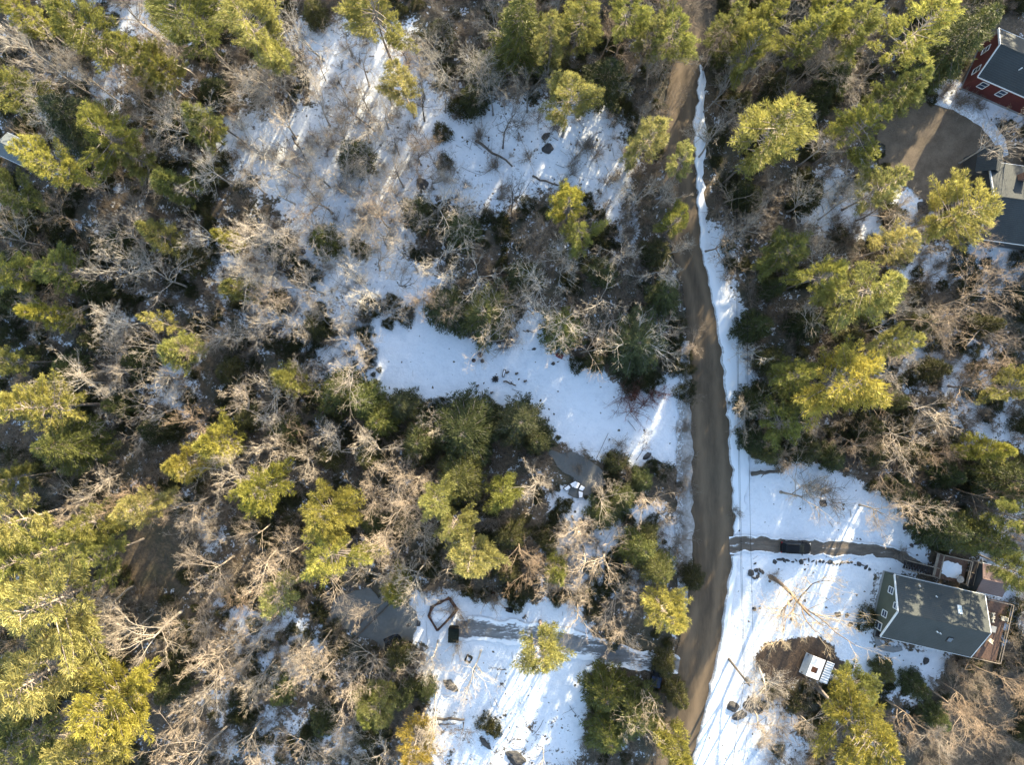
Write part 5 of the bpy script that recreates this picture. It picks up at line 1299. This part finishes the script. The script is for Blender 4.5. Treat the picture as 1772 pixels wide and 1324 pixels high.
# grey shed at the left edge
GS = gable('garden_shed', 'grey roofed shed at the left edge behind a pale trunk', tuple(P(26, 258, 2.5)[:2]), math.radians(-25), 4.6, 3.6, 2.3, 3.2, M_DGREY, flat('grey metal roof', (.09, .105, .115), .7, 0, .3), .25, False, 'shed')
# metal roofed shelter on the mud
c0 = P(1415, 1158, 2.0)
SHT = empty('shelter', (c0[0], c0[1], 0), math.radians(-21), 'open shelter roofed with snowy and corrugated metal sheets', 'shelter')
for x in (-1.9, 1.75):
    for y in (-1.4, 1.4):
        b = MB(); b.box((x, y, .85), (.12, .12, 1.9)); b.build('post', M_DARKW, SHT)
M_METAL = flat('pale metal sheet', (0.62, 0.63, 0.64), 0.45, 0.3, .08); M_GMET = flat('grey metal sheet', (0.19, 0.21, 0.23), 0.5, .2, .15)
b = MB(); b.slab([(-2.2, -1.6, 1.45), (-1.3, -1.6, 1.95), (-1.3, 1.6, 1.95), (-2.2, 1.6, 1.45)], (-.5, 0, 1), .04); b.build('roof_sheet', M_GMET, SHT)
b = MB(); b.box((-.3, .85, 1.96), (2.0, 1.5, .08)); b.box((-.3, -1.2, 1.96), (2.0, .8, .08)); b.box((-1.1, -.35, 1.96), (.4, .9, .08)); b.box((.4, -.35, 1.96), (.6, .9, .08)); b.build('roof_sheet', M_SNOWCAP, SHT)
for k in range(6):
    b = MB(); b.box((-.85, 1.5 - k * .17 - .1, 2.02), (.8, .06, .05)); b.build('rib', M_METAL, SHT)
b = MB(); n = 45
vs = [(x, 1.65 - 3.3 * i / (n - 1), 2.12 + .055 * math.sin(i * 2 * math.pi / 5)) for i in range(n) for x in (.85, 2.05)]
b.add(vs, [(2 * i, 2 * i + 1, 2 * i + 3, 2 * i + 2) for i in range(n - 1)]); o = b.build('corrugated_sheet', M_METAL, SHT)
sd = o.modifiers.new('thickness', 'SOLIDIFY'); sd.thickness = .03
b = MB(); b.box((.2, 0, .12), (3.2, 2.5, .1)); b.build('floor', flat('rusty floor', (.12, .05, .03), .9), SHT)
b = MB(); b.box((.78, 0, 2.03), (.07, 3.3, .1)); b.build('ridge_beam', M_DARKW, SHT)
b = MB(); a0, a1 = P(1434, 1169, .5), P(1466, 1187, .5); b.tube([a0, a1], .11, 6)
rl = empty('fence_rail', P(1434, 1169), 0, 'single wooden rail running from the metal roofed shelter', 'fence'); o = b.build('rail', M_WOODT, rl); o.location = -rl.location
for t in (0.1, .9):
    b = MB(); q = a0 + (a1 - a0) * t; b.box((q[0], q[1], .2), (.12, .12, .7)); o = b.build('post', M_WOODT, rl); o.location = -rl.location

# ------------------------------------------------------------------ vehicles
M_BODY = flat('black car paint', (0.006, 0.007, 0.009), 0.45, 0, .1); M_BLUE = flat('dark blue paint', (0.015, 0.03, 0.075), 0.25, 0, .1); M_TYRE = flat('tyre rubber', (.015, .015, .015), .9); M_HUB = flat('wheel rim', (.3, .3, .31), .3, .8)
M_LAMP = flat('lamp glass', (.6, .6, .58), .1); M_TAIL = flat('tail lamp', (.25, .01, .01), .2); M_WIND = flat('windscreen', (.012, .015, .018), .2)
for _m in (M_BODY, M_WIND): _m.node_tree.nodes['Principled BSDF'].inputs['Specular IOR Level'].default_value = 0.2
def loft(sections, m, name, parent, bevel=.04):
    """sections: (x, half width low, half width high, z low, z high)"""
    b = MB(); vs = []
    for x, wl, wh, zl, zh in sections: vs += [(x, -wl, zl), (x, wl, zl), (x, wh, zh), (x, -wh, zh)]
    n = len(sections); fs = [(3, 2, 1, 0), tuple(4 * (n - 1) + i for i in range(4))]
    for i in range(n - 1):
        for k in range(4): a = 4 * i + k; c = 4 * i + (k + 1) % 4; fs.append((a, c, c + 4, a + 4))
    b.add(vs, fs); return b.build(name, m, parent, False, bevel)
def car(px, py, rz, m, label, pickup=False):
    c = P(px, py, 0.9); e = empty('parked_car' if not pickup else 'pickup_truck', (c[0], c[1], .05), rz, label, 'car' if not pickup else 'truck')
    body = loft([(-2.28, .78, .74, .4, .75), (-2.2, .86, .83, .3, .98), (-1.2, .9, .86, .28, 1.0), (.6, .9, .86, .28, 1.02), (1.3, .9, .84, .28, .98), (2.0, .86, .76, .3, .88), (2.26, .7, .62, .4, .72)], m, 'body', e, .07)
    if pickup:
        loft([(-.35, .84, .66, .98, 1.0), (-.2, .84, .68, .98, 1.66), (.75, .84, .68, .98, 1.68), (1.3, .84, .72, .98, 1.0)], M_WIND, 'cabin', e, .05)
        b = MB(); b.box((.3, 0, 1.69), (1.0, 1.32, .06)); b.build('roof', m, e, bevel=.03)
        b = MB(); b.box((-1.3, 0, 1.0), (1.6, 1.45, .05)); b.build('cargo_bed', M_BLUE, e)
    else:
        loft([(-2.1, .8, .62, .96, 1.0), (-1.75, .82, .66, .96, 1.5), (.2, .83, .68, .98, 1.58), (1.15, .82, .72, .98, 1.02)], M_WIND, 'greenhouse', e, .05)
        loft([(-1.62, .68, .64, 1.5, 1.53), (-.7, .7, .66, 1.55, 1.6), (.15, .68, .64, 1.55, 1.6)], m, 'roof', e, .02)
        for y in (-.52, .52):
            b = MB(); b.tube([(-1.5, y, 1.62), (.0, y, 1.66)], .025, 6); b.build('roof_rail', M_BLACK, e)
    for y in (-.95, .95):
        b = MB(); b.box((.85, y, 1.05), (.14, .2, .13)); b.build('mirror', m, e, bevel=.03)
        b = MB(); b.box((2.12, y * .68, .72), (.16, .34, .13)); b.build('headlight', M_LAMP, e, bevel=.03)
        b = MB(); b.box((-2.24, y * .76, .8), (.08, .22, .24)); b.build('tail_light', M_TAIL, e)
        for x in (-1.35, 1.4):
            b = MB(); b.tube([(x, y * .82 , .33), (x, y * .97, .33)], .33, 18); w = b.build('wheel', M_TYRE, e)
            b = MB(); b.tube([(x, y * .93, .33), (x, y * .985, .33)], .2, 12); b.build('rim', M_HUB, w)
    return e
car(1378, 949, math.radians(-3), M_BODY, 'black car parked on the slushy driveway facing the house')
car(1138, 1166, math.radians(78), M_BODY, 'dark blue pickup truck half hidden under roadside trees', True)

# ------------------------------------------------------------------ the lower drive and its things
c = P(785, 1098, .6)
M_LID = flat('dark green lid', (.008, .013, .011), .8); M_LID.node_tree.nodes['Principled BSDF'].inputs['Specular IOR Level'].default_value = 0.12
BN = empty('lidded_bin', (c[0], c[1], 0), math.radians(-2), 'black lidded bin at the head of the icy drive', 'bin')
b = MB(); b.prism([(-.78, -1.15), (.78, -1.15), (.78, .95), (.6, 1.15), (-.6, 1.15), (-.78, .95)], -.1, 1.05); b.build('body', M_BLACK, BN, bevel=.04)
for k in range(4):
    b = MB(); b.box((0, -.9 + k * .56, 1.09), (1.62, .5, .06)); b.build('lid_panel', M_LID, BN, bevel=.02)
b = MB(); b.box((0, 1.02, 1.14), (1.1, .1, .06)); b.build('hinge', M_BLACK, BN)
# rusty bed of logs
pts_ = [(742, 1066), (748, 1050), (762, 1042), (778, 1035), (791, 1055), (776, 1072), (757, 1091)]
RB = empty('raised_bed', P(766, 1062), 0, 'rust brown log edged bed filled with snow', 'garden bed')
M_RUST = flat('rust brown log', (.06, .027, .018), .9, 0, .45, 3)
for i in range(len(pts_)):
    a, d = P(*pts_[i]), P(*pts_[(i + 1) % len(pts_)]); b = MB(); b.tube([a + [0, 0, .18], (a + d) / 2 + [0, 0, .22], d + [0, 0, .18]], [RNG.uniform(.16, .3), RNG.uniform(.14, .26), RNG.uniform(.18, .32)], 8)
    o = b.build('log', M_RUST, RB, True); o.location = -RB.location
c = P(764, 1068); snow_patch('snow_fill', RB, c[0] - RB.location.x, c[1] - RB.location.y, .02, 1.5, 1.0, .16, 4)
# square planter and ring planters
c = P(811, 1140)
PL = empty('planter', (c[0], c[1], 0), math.radians(-28), 'square black planter holding a cap of snow', 'planter')
for dx, dy, sx, sy in ((-.42, 0, .14, .98), (.42, 0, .14, .98), (0, .42, .7, .14), (0, -.42, .7, .14)):
    b = MB(); b.box((dx, dy, .2), (sx, sy, .55)); b.build('side', M_BLACK, PL)
snow_patch('snow_fill', PL, 0, -.02, .25, .3, .3, .1, 6)
def torus_mesh(R, r, n=20, k=8):
    b = MB(); vs = [((R + r * math.cos(j * 2 * math.pi / k)) * math.cos(i * 2 * math.pi / n), (R + r * math.cos(j * 2 * math.pi / k)) * math.sin(i * 2 * math.pi / n), r * math.sin(j * 2 * math.pi / k)) for i in range(n) for j in range(k)]
    b.add(vs, [(i * k + j, ((i + 1) % n) * k + j, ((i + 1) % n) * k + (j + 1) % k, i * k + (j + 1) % k) for i in range(n) for j in range(k)]); return b
for x, y, l, mm in ((853, 1029, 'upper dark red tyre lying in the snow', M_RUST), (857, 1037, 'lower black tyre with snow in its middle', M_BLACK)):
    t = empty('tyre', P(x, y) + np.array([0, 0, .1]), 0, l, 'tyre', 'tyres above the icy drive')
    torus_mesh(.3, .14).build('tread', mm, t, True); snow_patch('snow_fill', t, 0, 0, -.02, .2, .2, .06, 5)
def wheelbarrow(px, py, rz, label, m):
    e = empty('wheelbarrow', P(px, py), rz, label, 'wheelbarrow')
    loft([(-.55, .24, .36, .3, .62), (.1, .26, .4, .26, .64), (.6, .16, .3, .36, .66)], m, 'tray', e, .03)
    for y in (-.25, .25):
        b = MB(); b.tube([(.75, y * .3, .2), (-.4, y, .42), (-1.1, y * 1.15, .6)], .03, 6); b.build('handle', M_WOODT, e)
        b = MB(); b.tube([(-.45, y, .4), (-.5, y, 0)], .025, 6); b.build('leg', M_BLACK, e)
    b = MB(); b.tube([(.75, -.05, .2), (.75, .05, .2)], .2, 14); b.build('wheel', M_TYRE, e)
    b = MB(); b.box((0, 0, .55), (.8, .5, .06)); b.build('load', M_BLACK, e)
wheelbarrow(882, 1054, math.radians(165), 'black wheelbarrow left above the icy drive', M_BLACK)
wheelbarrow(968, 616, math.radians(155), 'dark red cart at the top of the clearing', flat('dark red steel', (.16, .02, .025), .5))
# planks in a pile
for k in range(6):
    a, d = P(1008 + k * 1.9, 1164 - k * 2.6), P(1037 + k * 1.4, 1194 - k * 1.3)
    e = empty('weathered_plank', a, 0, 'long grey weathered plank in the pile by the drive', 'plank', 'planks in the pile by the icy drive')
    b = MB(); d0 = Vector(d - a); w = Vector((-d0.y, d0.x, 0)).normalized() * .14; z = Vector((0, 0, .12 + .09 * (k % 3)))
    b.slab([z - w, z - w + d0, z + w + d0, z + w], (0, 0, 1), .06); b.build('board', flat('silvered wood', (.20, .19, .18), .8, 0, .3, 3), e)
for x, y, rx, ry, l in ((1021, 1157, .75, .6, 'snow covered mound beside the weathered planks'), (1055, 1163, .6, .95, 'snow covered heap right of the weathered planks')):
    e = empty('brush_heap', P(x, y), .4, l, 'heap'); snow_patch('snow_cover', e, 0, 0, .25, rx, ry, .25, int(x))
    b = MB(); [b.tube([(RNG.uniform(-.9, -.3), RNG.uniform(-.8, .8), .05), (RNG.uniform(.3, .9), RNG.uniform(-.8, .8), .3)], .05, 5) for _ in range(9)]; b.build('sticks', M_LOG, e)
# snow topped curved wall by the small pond
SW = empty('stone_wall', P(995, 845), 0, 'curved wall of snow topped stone blocks at the pond', 'wall')
for quad in ([(974, 845), (984, 838), (988, 843), (980, 850)], [(985, 837), (996, 831), (1000, 837), (990, 844)], [(997, 832), (1004, 836), (999, 846), (991, 844)], [(1005, 838), (1013, 843), (1008, 850), (1000, 847)], [(1000, 848), (1009, 851), (1008, 861), (1001, 862)]):
    g = [P(*q)[:2] - np.array(SW.location[:2]) for q in quad]; cc = sum(g) / 4
    if (g[1][0] - g[0][0]) * (g[2][1] - g[0][1]) - (g[1][1] - g[0][1]) * (g[2][0] - g[0][0]) < 0: g = g[::-1]
    b = MB(); b.prism(g, -.2, .4); o = b.build('block', M_ROCK, SW)
    b = MB(); b.prism([tuple(cc + (q - cc) * .84) for q in g], .395, .5); b.build('snow_cap', M_SNOWCAP, o, bevel=.05)

# ------------------------------------------------------------------ fire place in the clearing
FP = empty('fire_pit', P(857, 656), 0, 'dark round fire pit in the middle of the clearing', 'fire pit')
for k in range(8):
    a = k * math.pi / 4; o = bpy.data.objects.new('ring_stone', ROCKS[k % 6]); COL.objects.link(o); o.parent = FP; o.location = (.42 * math.cos(a), .42 * math.sin(a), .02); o.scale = (.3, .26, .3); o.rotation_euler = (0, 0, a)
b = MB(); b.tube([(0, 0, -.1), (0, 0, .03)], .38, 14); b.build('ash', flat('ash', (.012, .012, .012), .9), FP)
BE = empty('bench', P(872, 646), math.radians(-14), 'snow covered bench standing beside the fire pit', 'bench')
for x in (-.14, .14):
    b = MB(); b.box((x, 0, .42), (.12, 1.25, .05)); b.build('seat_board', M_DARKW, BE)
for y in (-.55, .55):
    b = MB(); b.box((0, y, .2), (.42, .1, .42)); b.build('leg', M_DARKW, BE)
snow_patch('snow_cover', BE, 0, 0, .445, .11, .48, .05, 2)
log(873, 661, 893, 667, .13, .10, 'log bench in front of the fire pit', 40)
for x, y, l in ((877, 645, 'stump seat beside the snow covered bench'), (893, 647, 'stump seat right of the bench'), (908, 660, 'stump seat furthest from the fire pit'), (850, 680, 'stump seat below the fire pit'), (825, 668, 'stump seat left below the fire pit')):
    e = empty('stump', P(x, y), 0, l, 'stump', 'stump seats round the fire'); b = MB(); b.tube([(0, 0, -.2), (0, 0, .36)], [.2, .17], 10); b.build('trunk', M_LOG, e); b = MB(); b.tube([(.22, .1, -.15), (.25, .12, .2)], .13, 8); b.build('side_block', M_LOG, e)
for x, y, l in ((820, 624, 'dark barrel left at the clearing top'), (831, 614, 'larger dark barrel at the clearing top'), (835, 625, 'small dark tub by the barrels')):
    e = empty('barrel', P(x, y), 0, l, 'barrel', 'barrels at the clearing top'); r = .42 if 'larger' in l else .3
    b = MB(); b.tube([(0, 0, -.1), (0, 0, .2), (0, 0, .6), (0, 0, .7)], [r * .9, r, r, r * .92], 14); b.build('body', flat('dark rusty steel', (.04, .022, .022), .6), e, True); torus_mesh(r * .92, .03).build('rim', M_BLACK, e, True).location = (0, 0, .7)

# ------------------------------------------------------------------ utility poles and wires
def pole(base, hgt, label, tilt=(0, 0), trans=False):
    e = empty('utility_pole', base, math.radians(4), label, 'utility pole', 'utility poles along the road'); e.rotation_euler[0], e.rotation_euler[1] = tilt
    b = MB(); b.tube([(0, 0, -.3), (0, 0, hgt)], [.2, .13], 10); b.build('post', M_LOG, e, True)
    b = MB(); b.box((0, .12, hgt - .5), (1.7, .1, .12)); b.build('crossarm', M_LOG, e)
    for x in (-.75, .75):
        b = MB(); b.tube([(x, .12, hgt - .45), (x, .12, hgt - .2)], .06, 8); b.build('insulator', M_PIPE, e)
    if trans:
        b = MB(); b.tube([(.42, 0, hgt - 2.3), (.42, 0, hgt - 1.3)], .27, 14); b.build('transformer', M_FOUND, e, True)
    return e
pole(P(1262, 1142), 9.0, 'utility pole with a grey transformer beside the lower road', trans=True)
pole(P(1250, 318), 9.0, 'utility pole hidden under the pine by the upper road')
pole(P(1232, 1372), 9.0, 'utility pole beyond the bottom edge')
A, B_, C_ = P(1262, 1142), P(1250, 318), P(1232, 1372)
for dx, z, l in ((-.75, 8.8, 'outer power line over the roadside snow'), (.75, 8.8, 'inner power line over the roadside snow'), (.15, 6.6, 'lower slack cable along the road poles')):
    for a, b_ in ((A, B_), (A, C_)):
        b = MB(); n = 16; sag = .9 if b_ is B_ else .3
        b.tube([a + (b_ - a) * i / n + np.array([dx, .12, z - 4 * sag * (i / n) * (1 - i / n)]) for i in range(n + 1)], .022, 4)
        if b_ is B_: w = empty('power_line', A + np.array([dx, .12, z]), 0, l, 'power line', 'wires along the road')
        o = b.build('wire', M_BLACK, w); o.location = -w.location
